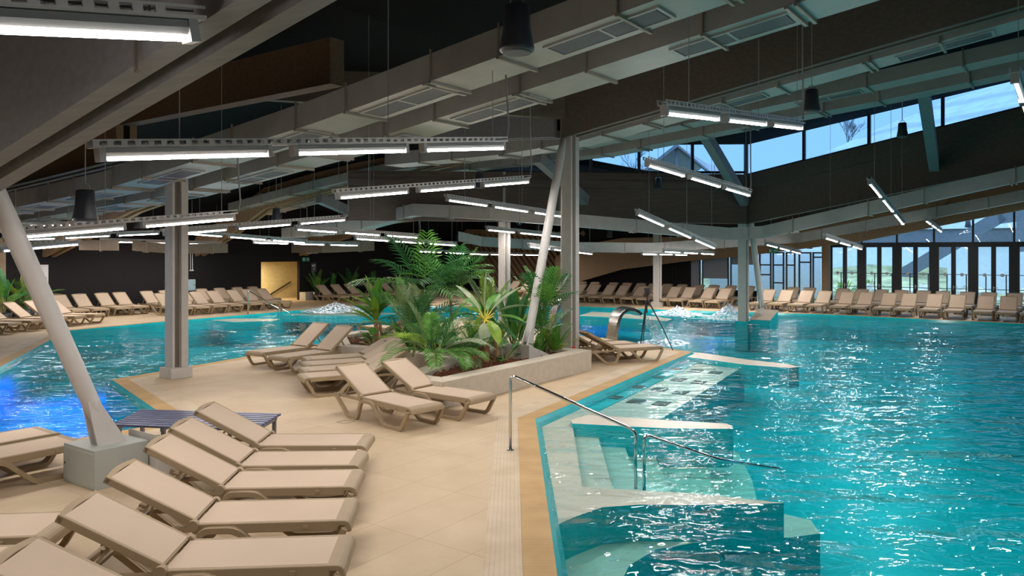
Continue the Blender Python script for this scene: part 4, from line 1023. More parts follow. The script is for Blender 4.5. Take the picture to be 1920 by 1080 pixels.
# jet bench
dirb = (TIP - Vector((.36, P0.y, 0))).normalized(); nrb = Vector((dirb.y, -dirb.x, 0)); LB_ = (TIP - Vector((.36, P0.y, 0))).length
PB = Vector((.36, P0.y, 0))
tag(two_tone(MB().prism([PB + dirb * .5 + nrb * .34, TIP - dirb * .3 + nrb * .34, TIP - dirb * .55 + nrb * 1.42, PB + dirb * 1.1 + nrb * 1.45], FLZ, -.17).build('pool_bench', M['sage'])), 'pale submerged bench with jet grilles along the island edge', 'pool bench', kind='structure')
tag(MB().prism([PB + dirb * .8 + nrb * .08, TIP - dirb * .1 + nrb * .08, TIP - dirb * .3 + nrb * .34, PB + dirb * .8 + nrb * .34], FLZ, -.15).build('pool_bench', M['pool']), 'turquoise ledge with jet grilles along the island edge', 'pool bench', kind='structure')
for r_i, (px_list, z, nd, sz) in enumerate((( ((1148, 745), (1187, 725), (1226, 707), (1262, 692)), -.15, .19, .2), (((1185, 752), (1226, 730), (1265, 712), (1293, 695)), -.17, .62, .28), (((1238, 757), (1272, 736), (1308, 717), (1338, 699)), -.17, 1.08, .26))):
    for c_i, (u, v) in enumerate(px_list):
        c = g(u, v, z); al = (Vector((c.x, c.y, 0)) - PB).dot(dirb); c = PB + dirb * al + nrb * nd
        o = MB().box((c.x, c.y, z + .006), sz * 1.5, sz, .012, dirb, nrb).build('jet_grille', M['jet'])
        tag(o, 'dark square jet grille under water, %s in the %s line towards the island tip' % (ORD[c_i + 1], ('wall side', 'middle', 'outer')[r_i]), 'grille', 'jet grilles on the bench')

# underwater pool lights (the pool's own deep blue lamps by the island)
BL = (0.0, 0.02, 1.0)
for u, v, e, lab in ((60, 770, 55, 'blue lamp under the water by the shaded loungers'), (40, 822, 25, 'blue lamp under the water off the cabinet'), (245, 742, 32, 'blue lamp under the water at the bench corner'),
        (150, 762, 40, 'blue lamp under the water behind the thick strut'), (10, 742, 30, 'blue lamp under the water at the picture edge'), (120, 800, 30, 'blue lamp under the water just off the cabinet strut'),
        (1200, 640, 34, 'blue lamp under the water at the swan-neck fountain'), (1120, 620, 20, 'blue lamp under the water behind the planter'), (1330, 640, 14, 'blue lamp under the water off the island tip')):
    pl = bpy.data.lights.new('pool_lamp', 'SPOT'); pl.energy = e * 2.2; pl.color = BL; pl.shadow_soft_size = .04; pl.spot_size = math.radians(168); pl.spot_blend = .5
    po = bpy.data.objects.new('pool_lamp', pl); COL.objects.link(po); po.location = Vector((g(u, v, FLZ).x, g(u, v, FLZ).y, -.12))
    tag(po, lab, 'pool lamp')

# ------------------------------------------------------------------ planter
PL = [(9.5, -8.3), (14.5, -8.4), (14.6, -12), (14.5, -15.6), (13.2, -15.3), (11.75, -13.5), (12.0, -11.9), (11.7, -10.05), (9.55, -9.4)]
pp = [st(s, t) for s, t in PL]
inn = offset_poly(pp, .36 if sum(pp[i - 1].x * pp[i].y - pp[i].x * pp[i - 1].y for i in range(len(pp))) > 0 else -.36)
pt = thing('planter', st(12.5, -11), 'long low pale stone planter holding the tropical plants', 'planter')
mb = MB(); nP = len(pp); PH = .44
for i in range(nP):
    j = (i + 1) % nP
    a, b, c, d = pp[i], pp[j], inn[j], inn[i]
    mb.hexa([Vector((q.x, q.y, 0)) for q in (a, b, c, d)] + [Vector((q.x, q.y, PH)) for q in (a, b, c, d)])
mb.build('wall', M['stone'], pt, bevel=.01)
mu = MB()
# heaped bark surface as a jittered grid clipped to the bed
tri2 = geometry.tessellate_polygon([[Vector((p.x, p.y, 0)) for p in inn]])
bm = bmesh.new(); vv = [bm.verts.new((p.x, p.y, .33)) for p in inn]
for t_ in tri2:
    try: bm.faces.new([vv[i] for i in t_])
    except ValueError: pass
bmesh.ops.triangulate(bm, faces=bm.faces)
for _ in range(5): bmesh.ops.subdivide_edges(bm, edges=[e for e in bm.edges if e.calc_length() > .12], cuts=1, use_grid_fill=False); bmesh.ops.triangulate(bm, faces=bm.faces)
for v_ in bm.verts: v_.co.z += random.uniform(-.02, .05)
mu.add([v_.co.copy() for v_ in bm.verts], [[v_.index for v_ in f.verts] for f in bm.faces]) if (bm.verts.index_update() or True) else None
bm.free()
bo = mu.build('bark_mulch', M['mulch']); tag(bo, 'red-brown bark mulch filling the planter', 'mulch', kind='stuff')
# loose chips
ch = MB()
SOIL = .36
def in_poly(p, poly):
    c = False
    for i in range(len(poly)):
        a, b = poly[i - 1], poly[i]
        if (a.y > p.y) != (b.y > p.y) and p.x < (b.x - a.x) * (p.y - a.y) / (b.y - a.y) + a.x: c = not c
    return c
for _ in range(2600):
    p = st(random.uniform(9.6, 15.4), random.uniform(-15.4, -8.5))
    if not in_poly(p, inn): continue
    a = random.uniform(0, 6.28); dx = Vector((math.cos(a), math.sin(a), random.uniform(-.4, .4))).normalized()
    ch.bar(p + UP * (SOIL + .01), p + UP * (SOIL + .02) + dx * random.uniform(.04, .09), random.uniform(.02, .04), .012)
tag(ch.build('bark_chips', M['mulch']), 'loose bark chips scattered over the planter bed', 'bark chips', kind='stuff')
st_ = MB(); cs = g(838 + 95, 668, .36)
st_.lathe([(.02, 0), (.2, .02), (.26, .12), (.2, .24), (.05, .28)], 14, (cs.x, cs.y, .36))
tag(st_.build('boulder', M['concrete'], smooth=True), 'smooth grey stone lying in the planter beside the banana trunk', 'stone')

# ------------------------------------------------------------------ plants
def leaf_blade(mb, base, d, up, length, width, droop=.3, segs=7, fold=.12, shape=1.0):
    """a folded blade with a midrib line: 2 strips"""
    d = d.normalized(); p = Vector(base); pts = []; dirn = d.copy(); step = length / segs
    side0 = d.cross(up)
    if side0.length < 1e-3: side0 = Vector((1, 0, 0))
    side0.normalize()
    for i in range(segs + 1):
        t_ = i / segs; w_ = width * (math.sin(math.pi * min(1, (t_ * .92 + .06)) ** shape) ** .75)
        if i == segs: w_ = width * .03
        nrm = side0.cross(dirn).normalized()
        if nrm.z < 0: nrm = -nrm
        pts.append((p.copy(), side0 * (w_ / 2), nrm * (fold * w_)))
        p = p + dirn * step; dirn = (dirn - UP * (droop / segs)).normalized()
    vs_, fs = [], []
    for c, s_, n_ in pts: vs_ += [c - s_ + n_, c, c + s_ + n_]
    for i in range(segs):
        a = i * 3; fs += [(a, a + 1, a + 4, a + 3), (a + 1, a + 2, a + 5, a + 4)]
    mb.add(vs_, fs)
def frond(mb, base, d, length, leaf_len, leaf_w, n_, droop=.9, vee=.5, start=.22, tip=.35, fwd=.75, stem=.010):
    d = d.normalized(); segs = 14; p = Vector(base); path = [p.copy()]; dirn = d.copy()
    for i in range(segs):
        p = p + dirn * (length / segs); dirn = (dirn - UP * (droop / segs) * (.4 + 1.2 * i / segs)).normalized(); path.append(p.copy())
    mb.tube(path, [stem * (1 - .75 * i / segs) for i in range(segs + 1)], 5, False)
    for i in range(n_):
        t_ = start + (1 - start) * (i + .5) / n_; x = t_ * segs; a = int(min(x, segs - 1)); q = path[a].lerp(path[a + 1], x - a); dr = (path[a + 1] - path[a]).normalized()
        side = dr.cross(UP)
        if side.length < 1e-2: side = Vector((1, 0, 0))
        side.normalize(); up = side.cross(dr)
        prof = math.sin(math.pi * (.18 + .80 * (t_ - start) / (1 - start))) ** .6
        ll = leaf_len * (prof if t_ < .97 else .5) * random.uniform(.9, 1.08)
        for sg in (-1, 1):
            dl = (side * sg + dr * (fwd + .9 * t_ * tip) + up * vee * random.uniform(.7, 1.2)).normalized()
            m_ = q + dl * ll * .55; e_ = q + dl * ll - UP * ll * .22
            wv = dr.cross(dl).cross(dl).normalized() * leaf_w / 2
            mb.add([q - wv * .35, q + wv * .35, m_ + wv, e_, m_ - wv], [(0, 1, 2, 4), (4, 2, 3)])
def fronds(root, base, n_, length, leaf_len, leaf_w, nleaf, el, mats, droop=.9, azs=None, vee=.5, name='frond', jit=.25, start=.22, spread=0.05):
    for i in range(n_):
        az = (azs[i] if azs else i * 2 * math.pi / n_ + random.uniform(-jit, jit)); e = math.radians(random.uniform(*el))
        d = Vector((math.cos(az) * math.cos(e), math.sin(az) * math.cos(e), math.sin(e)))
        mb = MB(); b = Vector(base) + Vector((math.cos(az), math.sin(az), 0)) * spread
        frond(mb, b, d, length * random.uniform(.85, 1.1), leaf_len, leaf_w, nleaf, droop * random.uniform(.8, 1.2), vee, start)
        mb.build(name, M[random.choice(mats)], root)
def trunk(root, base, top, r0, r1, material='trunk', rings=True, name='trunk'):
    n_ = 14; pts, rs = [], []
    for i in range(n_ + 1):
        t_ = i / n_; p = Vector(base).lerp(Vector(top), t_); p += Vector((math.sin(t_ * 5) * .02, math.cos(t_ * 4) * .015, 0))
        pts.append(p); rs.append((r0 + (r1 - r0) * t_) * (1.06 if i % 2 and rings else 1))
    MB().tube(pts, rs, 10).build(name, M[material], root, smooth=True)
def leaves(root, base, n_, length, width, el, mats, droop=.4, name='leaf', stalk=0.0, stalk_m='stem', azs=None, fold=.12, rise=0.0, jit=.3, shape=1.0, hang=None):
    for i in range(n_):
        az = azs[i] if azs else i * 2.399 + random.uniform(-jit, jit); e = math.radians(random.uniform(*el))
        d = Vector((math.cos(az) * math.cos(e), math.sin(az) * math.cos(e), math.sin(e)))
        b = Vector(base) + UP * (rise * i / max(1, n_)); p = b + d * stalk
        mb = MB(); leaf_blade(mb, p, d, UP, length * random.uniform(.85, 1.12), width * random.uniform(.9, 1.1), droop, fold=fold, shape=shape)
        o = mb.build(name, M[random.choice(mats)], root)
        if stalk > 0: MB().tube([b, p, p + d * length * .3], [.012, .01, .004], 5).build('stalk', M[stalk_m], o)
def soil(u, y):                    # point on the bed, at depth y on pixel column u
    return Vector(((u - 960) / FPX * y, y, SOIL))
# broad strappy plant in the left planter end
b = soil(704, 18.6); r = thing('dracaena', b, 'strappy broad-leaved plant at the lounger end of the planter', 'plant')
trunk(r, b, b + Vector((.02, 0, .75)), .06, .05); trunk(r, b + Vector((.12, .05, 0)), b + Vector((.13, .05, .5)), .04, .035)
leaves(r, b + UP * .45, 28, .92, .20, (8, 86), ['leaf', 'leafl', 'leaf'], .35, rise=.45, shape=1.15)
fronds(r, b + Vector((.1, .1, .1)), 6, .85, .24, .022, 13, (20, 55), ['leafd', 'leaf'], 1.3)
# tall kentia palm
b = soil(795, 19.3); r = thing('kentia_palm', b, 'tallest palm with wide dark fronds spreading over the planter', 'palm')
for dx in (-.12, .03, .16): trunk(r, b + Vector((dx, 0, 0)), b + Vector((dx * .6, 0, 1.25)), .04, .03, 'stem')
fronds(r, b + UP * 1.2, 13, 1.75, .62, .058, 13, (18, 70), ['leafd', 'leaf', 'leafd'], .95, azs=[.1, .45, .9, 1.6, 2.3, 2.75, 3.05, 3.4, 4.0, 4.7, 5.3, 5.8, 6.15], vee=.02)
fronds(r, b + UP * .5, 8, 1.2, .5, .05, 11, (10, 50), ['leafd', 'leaf'], .9, vee=.1)
b = soil(846, 19.8); r = thing('kentia_palm', b, 'dark palm standing close beside the tallest palm', 'palm')
trunk(r, b, b + UP * 1.15, .04, .03, 'stem')
fronds(r, b + UP * 1.1, 9, 1.45, .55, .052, 13, (28, 75), ['leafd', 'leaf'], .85, vee=.1)
# cycad-like fern palm
b = soil(915, 19.0); r = thing('fern_palm', b, 'upright feathery fern palm in front of the palm column', 'palm')
trunk(r, b, b + UP * .6, .07, .06)
fronds(r, b + UP * .6, 15, 1.2, .20, .028, 30, (35, 82), ['leaf', 'leafl', 'leafy'], .75, vee=.25, start=.08)
# areca palm in front
b = soil(812, 14.3); r = thing('areca_palm', b, 'bushy bright palm in front, leaning over the planter rim', 'palm')
for i in range(5):
    a = i * 1.3; trunk(r, b + Vector((math.cos(a) * .1, math.sin(a) * .1, 0)), b + Vector((math.cos(a) * .16, math.sin(a) * .16, .5)), .022, .016, 'stem', name='cane')
fronds(r, b + UP * .35, 26, 1.08, .30, .022, 26, (8, 78), ['leaf', 'leafl', 'leafy', 'leaf', 'leafd', 'leafp'], 1.15, vee=.35, start=.2, spread=.12)
b = soil(868, 14.9); r = thing('areca_palm', b, 'small feathery palm low beside the banana trunk', 'palm')
fronds(r, b + UP * .1, 15, .75, .2, .018, 18, (12, 70), ['leaf', 'leafy', 'leafd'], 1.1, vee=.3)
b = soil(775, 16.2); r = thing('areca_palm', b, 'pale feathery palm behind the bushy front palm', 'palm')
trunk(r, b, b + UP * .5, .03, .02, 'stem')
fronds(r, b + UP * .45, 16, 1.2, .32, .024, 24, (22, 80), ['leafy', 'leafd', 'leaf'], .9, vee=.3)
# banana
b = soil(909, 15.2); r = thing('banana_plant', b, 'banana plant with thick brown trunk and big glossy paddles', 'plant')
trunk(r, b, b + UP * .85, .085, .06); trunk(r, b + Vector((.2, .05, 0)), b + Vector((.22, .05, .6)), .055, .04)
spec_ = [(.0, 88, .62, 'leafp', .1), (2.7, 48, .62, 'leafp', .35), (.25, 42, .7, 'leafp', .3), (.0, 22, .6, 'leafy', .4), (3.4, 10, .55, 'leafd', .8), (5.9, 5, .6, 'leaf', .6), (4.75, -35, .42, 'leafp', 1.0), (5.2, -25, .52, 'leafl', 1.0), (2.2, 30, .6, 'leaf', .5), (1.2, 35, .6, 'leaf', .4), (3.9, 25, .45, 'leafl', .3), (6.1, -30, .6, 'leafd', .5)]
for az, e, ln, mt, dr_ in spec_:
    e = math.radians(e); d = Vector((math.cos(az) * math.cos(e), math.sin(az) * math.cos(e), math.sin(e))); q = b + UP * .92
    mb = MB(); leaf_blade(mb, q + d * .2, d, UP, ln * 1.15, .25, dr_, fold=.15); lf = mb.build('leaf', M[mt], r)
    MB().tube([q - UP * .06, q + d * .2], [.02, .012], 6).build('stalk', M['yellow'], lf)
# big dark paddle plant
b = soil(962, 17.2); r = thing('strelitzia', b, 'dark paddle-leaved plant between banana and strut', 'plant')
leaves(r, b, 12, .8, .26, (48, 86), ['leafd', 'leaf', 'leafd'], .35, stalk=.62, rise=.1)
leaves(r, b + Vector((.05, -.2, 0)), 6, .55, .2, (35, 80), ['leaf', 'leafd'], .4, stalk=.25)
# kentia right of the strut
b = soil(1019, 16.75); r = thing('kentia_palm', b, 'slender palm between the strut and the planter column', 'palm')
for dx in (-.06, .05): trunk(r, b + Vector((dx, 0, 0)), b + Vector((dx, 0, 1.0)), .025, .02, 'stem')
fronds(r, b + UP * .85, 11, 1.1, .42, .05, 12, (40, 85), ['leafd', 'leaf', 'leaf'], .6, vee=.15)
fronds(r, b + UP * .4, 8, .85, .32, .04, 12, (30, 75), ['leafd', 'leaf'], .8, vee=.15)
for (u, y, lab, h) in ((1041, 16.9, 'bright green fern at the foot of the planter column', .62), (1008, 16.6, 'bright green fern right beside the strut block', .55), (985, 18.5, 'lime fern behind the strut', .7), (890, 17.6, 'lime feathery fern in the middle of the bed', .9), (935, 18.8, 'yellow-green fern before the far loungers', .95), (835, 17.6, 'dark fern under the tall palms', .8), (760, 17.4, 'dark fern near the strappy plant', .8), (862, 16.6, 'dark fern just behind the banana trunk', .85), (800, 18.2, 'dark fern at the foot of the tallest palm', .9), (930, 16.4, 'dark fern between banana and strut block', .6)):
    b = soil(u, y); r = thing('fern', b, lab, 'fern')
    fronds(r, b, 12, h, .15, .03, 20, (30, 82), ['leafl', 'leaf'] if 'dark' not in lab else ['leafd', 'leaf'], .8, vee=.2, start=.06)
for (u, y, lab) in ((945, 15.6, 'low dark monstera beside the strut block'), (700, 18.0, 'low glossy monstera under the strappy plant')):
    b = soil(u, y); r = thing('monstera', b, lab, 'plant')
    leaves(r, b, 10, .24, .2, (5, 60), ['leafd', 'leaf'], .6, stalk=.3, fold=.05)
# plants at the far left deck
for i, (u, y, lab) in enumerate(((6, 27.2, 'broad-leaved potted plant at the tan wall'), (50, 29.0, 'second leafy plant in front of the white door'))):
    b = Vector(((u - 960) / FPX * y, y, 0)); r = thing('paddle_plant', b, lab, 'plant')
    MB().lathe([(.22, 0), (.28, .4), (.26, .4), (.2, .36)], 14, b).build('pot', M['blackp'], r, smooth=True)
    leaves(r, b + UP * .38, 16 if i == 0 else 8, .9, .28, (25, 85), ['leaf', 'leafl', 'leafd'], .5, stalk=.5, rise=.3)
    if i: fronds(r, b + UP * .4, 12, 1.3, .3, .03, 20, (25, 75), ['leaf', 'leafy', 'leafd'], 1.0)
for i, (u, h, lab) in enumerate(((595, 1.2, 'dim fern palm against the black wall by the WC sign'), (625, 1.2, 'dim narrow plant against the black wall'), (657, 1.3, 'dim spiky palm against the black wall'), (699, 1.2, 'dim upright leaf plant against the black wall'))):
    t_ = -32.4; s_ = s_on_t(u, t_); b = st(s_, t_); r = thing('wall_palm', b, lab, 'plant')
    MB().lathe([(.2, 0), (.26, .45), (.24, .45), (.18, .4)], 12, b).build('pot', M['blackp'], r, smooth=True)
    if i in (0, 2): fronds(r, b + UP * .42, 9, h, .3, .035, 16, (40, 82), ['leafd', 'leaf'], .6)
    else: leaves(r, b + UP * .42, 7, h * .85, .22, (60, 88), ['leafd', 'leaf'], .2)

# ------------------------------------------------------------------ swan-neck fountains, foam, tripod
def swan(u, v, y, label, k=1.0, wet=True):
    b = Vector(((u - 960) / FPX * y, y, -.02)); r = thing('swan_neck_fountain', b, label, 'fountain')
    path = [(0, 0), (.04, .35), (.12, .72), (.26, .92), (.46, 1.0), (.68, .95), (.80, .84)]
    d = Vector((.95, .31, 0)); sd = Vector((-.31, .95, 0)); hw = .27
    P = [b + d * (x * k) + UP * (z * k) for x, z in path]
    Q = []
    for i in range(len(P) - 1):
        for j in range(4):
            t_ = j / 4; p0 = P[max(i - 1, 0)]; p1 = P[i]; p2 = P[i + 1]; p3 = P[min(i + 2, len(P) - 1)]
            Q.append(.5 * ((2 * p1) + (p2 - p0) * t_ + (2 * p0 - 5 * p1 + 4 * p2 - p3) * t_ * t_ + (3 * p1 - p0 - 3 * p2 + p3) * t_ ** 3))
    Q.append(P[-1])
    mb = MB(); mb.sweep(Q, [(-hw, -.05), (-hw, .05), (hw, .05), (hw, -.05)], sd); mb.build('spout', M['brushed'], r, smooth=False, bevel=.01)
    return r, P[-1], d, sd, hw
r, e_, d, sd, hw = swan(1146, 634, 21.3, 'curved steel swan-neck fountain pouring water behind the loungers')
wv = MB(); vs_, fs = [], []
NS = 12
for i in range(NS + 1):
    t_ = i / NS; c = e_ + d * (.75 * t_) - UP * (.86 * t_ ** 1.9 + .0); ww = hw * (1 + .35 * t_)
    for j in range(9):
        f_ = j / 8 * 2 - 1
        vs_.append(c + sd * ww * f_ + d * random.uniform(-.05, .05) * (t_ + .2) + UP * random.uniform(-.03, .03))
for i in range(NS):
    for j in range(8): fs.append((i * 9 + j, i * 9 + j + 1, i * 9 + 10 + j, i * 9 + 9 + j))
wv.add(vs_, fs)
mw, nt, out = nmat('falling_water'); N = nt.nodes; L = nt.links
tr_ = N.new('ShaderNodeBsdfTransparent'); df = N.new('ShaderNodeBsdfDiffuse'); df.inputs[0].default_value = (.85, .93, 1, 1)
nz = N.new('ShaderNodeTexNoise'); nz.inputs['Scale'].default_value = 9; nz.inputs['Detail'].default_value = 5
tco = N.new('ShaderNodeTexCoord'); L.new(tco.outputs['Object'], nz.inputs['Vector'])
rp = N.new('ShaderNodeValToRGB'); rp.color_ramp.elements[0].position = .38; rp.color_ramp.elements[1].position = .62
L.new(nz.outputs['Fac'], rp.inputs[0]); mxx = N.new('ShaderNodeMixShader'); L.new(rp.outputs[0], mxx.inputs[0]); L.new(tr_.outputs[0], mxx.inputs[1]); L.new(df.outputs[0], mxx.inputs[2]); L.new(mxx.outputs[0], out.inputs[0])
tag(wv.build('falling_water', mw, smooth=True), 'sheet of white water falling from the swan-neck fountain', 'water jet', kind='stuff')
swan(1034, 611, 25.0, 'second steel swan-neck fountain half hidden by the planter column')
def foam(u, v, z, rx, ry, h, label, seed):
    rnd = random.Random(seed); c = g(u, v, z); mb = MB(); nr, na = 9, 26; vs_, fs = [], []
    for i in range(nr + 1):
        q = i / nr
        for j in range(na):
            a = j * 2 * math.pi / na; k_ = 1 + rnd.uniform(-.16, .16)
            vs_.append(Vector((c.x + rx * q * k_ * math.cos(a), c.y + ry * q * k_ * math.sin(a), WL + max(-.03, h * (1 - q) ** 1.6 * rnd.uniform(.6, 1.25) + rnd.uniform(-.02, .03)))))
    for i in range(nr):
        for j in range(na): fs.append((i * na + j, i * na + (j + 1) % na, (i + 1) * na + (j + 1) % na, (i + 1) * na + j))
    mb.add(vs_, fs); tag(mb.build('foam', mw, smooth=True), label, 'foam', kind='stuff')
foam(1366, 594, 0, 1.0, 1.3, .5, 'mound of white foam bubbling beside the pool column', 1)
foam(1270, 587, 0, 1.1, 1.4, .3, 'low white bubbling foam near the far deck', 2)
foam(630, 580, 0, 1.6, 1.6, .35, 'white bubbling mound at the far shore', 3)
foam(1245, 640, 0, .7, .8, .1, 'splash of foam under the swan-neck fountain', 4)
foam(1418, 604, 0, .7, .6, .12, 'white splash at the foot of the turquoise block', 5)
# bubbling shallow platform rings
flat('pool_wall', ((520, 590), (600, 586), (700, 585), (760, 588), (700, 592), (600, 592)), -.12, 'pale', 'pale rim of the bubbling seat at the far shore', 'low wall', -.42)
flat('pool_wall', ((395, 600), (440, 597), (525, 598), (515, 601), (440, 604)), -.06, 'pale', 'pale curved low wall off the far shore', 'low wall', -.42)
flat('pool_wall', ((1240, 590), (1290, 592), (1420, 586), (1520, 594), (1410, 600), (1300, 598)), -.3, 'pale', 'pale submerged seat around the pool column', 'low wall', -.42)
flat('pool_wall', ((1085, 592), (1110, 584), (1200, 590), (1262, 598), (1250, 602), (1180, 597)), -.06, 'pale', 'pale low wall behind the swan-neck fountain', 'low wall', -.42)
# tripod
tpz = g(1262, 657); top = Vector((tpz.x - .62, tpz.y + .35, 1.45))
r = thing('camera_tripod', (top.x, top.y, 0), 'black camera tripod standing at the island tip', 'tripod')
for q in (tpz, g(1200, 655) , g(1206, 640)):
    MB().tube([top - UP * .12, top.lerp(q, .55), Vector((q.x, q.y, 0))], [.022, .018, .012], 8).build('leg', M['black'], r)
MB().tube([top - UP * .5, top], .016, 8).build('centre_column', M['black'], r)
hd = MB(); hd.box(top + UP * .05, .10, .08, .09); hd.box(top + Vector((.0, 0, .13)), .14, .06, .05); hd.bar(top + Vector((.05, 0, .08)), top + Vector((.16, -.05, .02)), .015, .015); hd.build('head', M['black'], r)

# ------------------------------------------------------------------ wall details
t_ = TWALL + .01
dr = thing('door_%d' % (DK + 1), st(13.6, t_, 0), 'plain white door in the black wall behind the leafy plants', 'door', kind='structure')
MB().hexa([st(13.2, t_, 0), st(14.0, t_, 0), st(14.0, t_ + .05, 0), st(13.2, t_ + .05, 0), st(13.2, t_, 2.05), st(14.0, t_, 2.05), st(14.0, t_ + .05, 2.05), st(13.2, t_ + .05, 2.05)]).build('door_frame', M['white'], dr, bevel=.004)
MB().hexa([st(13.27, t_ + .05, 0), st(13.93, t_ + .05, 0), st(13.93, t_ + .07, 0), st(13.27, t_ + .07, 0), st(13.27, t_ + .05, 1.98), st(13.93, t_ + .05, 1.98), st(13.93, t_ + .07, 1.98), st(13.27, t_ + .07, 1.98)]).build('leaf', M['white'], dr)
for z_ in (.5, 1.0, 1.5): MB().box(st(13.90, t_ + .08, z_), .04, .03, .1, A2, B2).build('hinge', M['benchleg'], dr)
s_ = s_on_t(354, TWALL)
bx = thing('wall_cabinet', st(s_, t_, 1), 'pale blue square panel box on the black wall', 'panel box')
MB().box(st(s_, t_ + .06, 1.02), .52, .12, .52, A2, B2).build('body', M['box'], bx, bevel=.005); MB().box(st(s_ + .2, t_ + .125, 1.03), .03, .02, .05, A2, B2).build('lock', M['black'], bx)
pi = thing('wall_pipes', st(s_, t_, 2), 'pair of thin white conduits ending on the black wall', 'pipes')
for ds in (-.0, .1):
    MB().tube([st(s_ + .05 + ds, t_ + .04, 2.5), st(s_ + .05 + ds, t_ + .04, 1.72)], .018, 6).build('pipe', M['white'], pi)
    MB().box(st(s_ + .05 + ds, t_ + .05, 1.70), .08, .06, .06, A2, B2).build('box', M['white'], pi)
def exit_sign(c, ax, nrm, label):
    r = thing('exit_sign', c, label, 'exit sign'); up = UP
    MB().box(c, .46, .06, .22, ax, nrm).build('panel', M['exitg'], r)
    q = MB(); o = c + nrm * .032
    q.box(o - ax * .14, .10, .004, .15, ax, nrm)                                   # doorway
    q.bar(o + ax * .03, o + ax * .13, .004, .035, up)                               # arrow shaft
    q.add([o + ax * .13 + up * .05, o + ax * .20, o + ax * .13 - up * .05, o + ax * .13 + up * .05 + nrm * .003, o + ax * .20 + nrm * .003, o + ax * .13 - up * .05 + nrm * .003], [(0, 1, 2), (5, 4, 3)])
    q.build('pictogram', M['white'], r)
    q = MB(); o = c + nrm * .036 - ax * .14
    q.box(o + up * .045, .022, .004, .025, ax, nrm); q.bar(o + up * .03, o - up * .02, .004, .02, nrm); q.bar(o - up * .02, o - up * .06 + ax * .03, .004, .014, nrm); q.bar(o - up * .02, o - up * .06 - ax * .03, .004, .014, nrm)
    q.bar(o + up * .02, o + up * .0 + ax * .03, .004, .012, nrm)
    q.build('figure', M['exitg'], r)
exit_sign(st(s_on_t(572, TWALL), TWALL + .05, 2.16), A2, B2, 'green exit sign on the black wall beside the stair opening')
exit_sign(st(38.15, t_on_s(1450, 38.15), 2.62), B2, -A2, 'green exit sign on the arched beam by the entrance')
# WC sign with lettering
s_ = s_on_t(588, TWALL)
r = thing('toilet_sign', st(s_, TWALL + .02, 1.7), 'small WC sign on the black wall below the exit sign', 'sign')
MB().box(st(s_, TWALL + .012, 1.72), .34, .02, .5, A2, B2).build('panel', M['blackp'], r)
q = MB(); o = st(s_, TWALL + .026, 1.82); ht, wd = .13, .16
def L2(x0, z0, x1, z1): q.bar(o + A2 * x0 + UP * z0, o + A2 * x1 + UP * z1, .028, .006, up=B2)
L2(-.13, .06, -.10, -.06); L2(-.10, -.06, -.07, .04); L2(-.07, .04, -.04, -.06); L2(-.04, -.06, -.01, .06)
cp = [o + A2 * (.075 + .055 * math.cos(a)) + UP * (.06 * math.sin(a)) for a in [math.radians(45 + i * 30) for i in range(10)]]
for a, b in zip(cp, cp[1:]): q.bar(a, b, .028, .006, up=B2)
q.build('letters', M['white'], r)
q = MB(); q.box(st(s_, TWALL + .026, 1.62), .05, .006, .09, A2, B2); q.box(st(s_, TWALL + .026, 1.69), .035, .006, .035, A2, B2); q.build('pictogram', M['white'], r)
# coil of hose, small floor things
cc = at(974, 416, 27.1); r = thing('hose_coil', cc, 'blue coil of hose hanging beside the palm column', 'hose')
q = MB()
for k_ in range(3): q.tube([cc + Vector((.1 * math.cos(a), 0.02 * k_, .1 * math.sin(a))) for a in [i * math.pi / 10 for i in range(21)]], .012, 6, False)
q.build('coil', M['blue'], r); MB().tube([cc + UP * .1, cc + UP * 2.0], .006, 4).build('cord', M['cable'], r)
c = g(1076, 657, .36); tag(MB().lathe([(.0, 0), (.035, 0), (.045, .06), (.02, .1)], 10, (c.x, c.y, .36)).build('warning_cap', M['red'], smooth=True), 'small red cap at the foot of the planter column', 'cap')
c = g(1269, 579); tag(MB().box((c.x, c.y, .05), .14, .1, .10).build('floor_socket', M['black']), 'small dark box on the far deck edge', 'box')
fd = g(648, 791); q = MB()
for dx, dy, l1, l2 in ((0, .09, .2, .012), (0, -.09, .2, .012), (.1, 0, .012, .18), (-.1, 0, .012, .18)): q.box(fd + A2 * dx + B2 * dy + UP * .002, l1, l2, .003, A2, B2)
tag(q.build('floor_drain', M['bracket']), 'square drain outline let into the deck before the free-standing lounger', 'drain', kind='structure')

# ------------------------------------------------------------------ outside
og = MB(); gx, gy = 26, 14
rnd = random.Random(3); vs_, fs = [], []
for i in range(gx + 1):
    for j in range(gy + 1):
        t_ = -40 + i * 2.8; s_ = SWALL + .6 + j * 2.6; z_ = max(0, (j - 1.0)) * .32 * (1 + .35 * math.sin(i * .7)) + rnd.uniform(-.12, .25) * min(j, 4) / 3
        if j <= 1: z_ = -.02
        vs_.append(st(s_, t_, z_))
for i in range(gx):
    for j in range(gy): a = i * (gy + 1) + j; fs.append((a, a + 1, a + gy + 2, a + gy + 1))
og.add(vs_, fs); tag(og.build('terrain', M['grass'], smooth=True), 'grassy rocky slope rising outside the glass doors', 'hillside', kind='structure')
def outbox(name, s0, s1, t0, t1, z0, z1, material, label, cat, dz=0.0):
    mb = MB().hexa([st(s0, t0, z0), st(s1, t0, z0), st(s1, t1, z0), st(s0, t1, z0), st(s0, t0, z1), st(s1, t0, z1), st(s1, t1, z1 + dz), st(s0, t1, z1 + dz)])
    return tag(mb.build(name, M[material]), label, cat, kind='structure')
outbox('outdoor_wall', 52, 52.4, -22, -2.5, -.2, 3.0, 'outwall', 'long pale retaining wall outside beyond the slope', 'wall', .9)
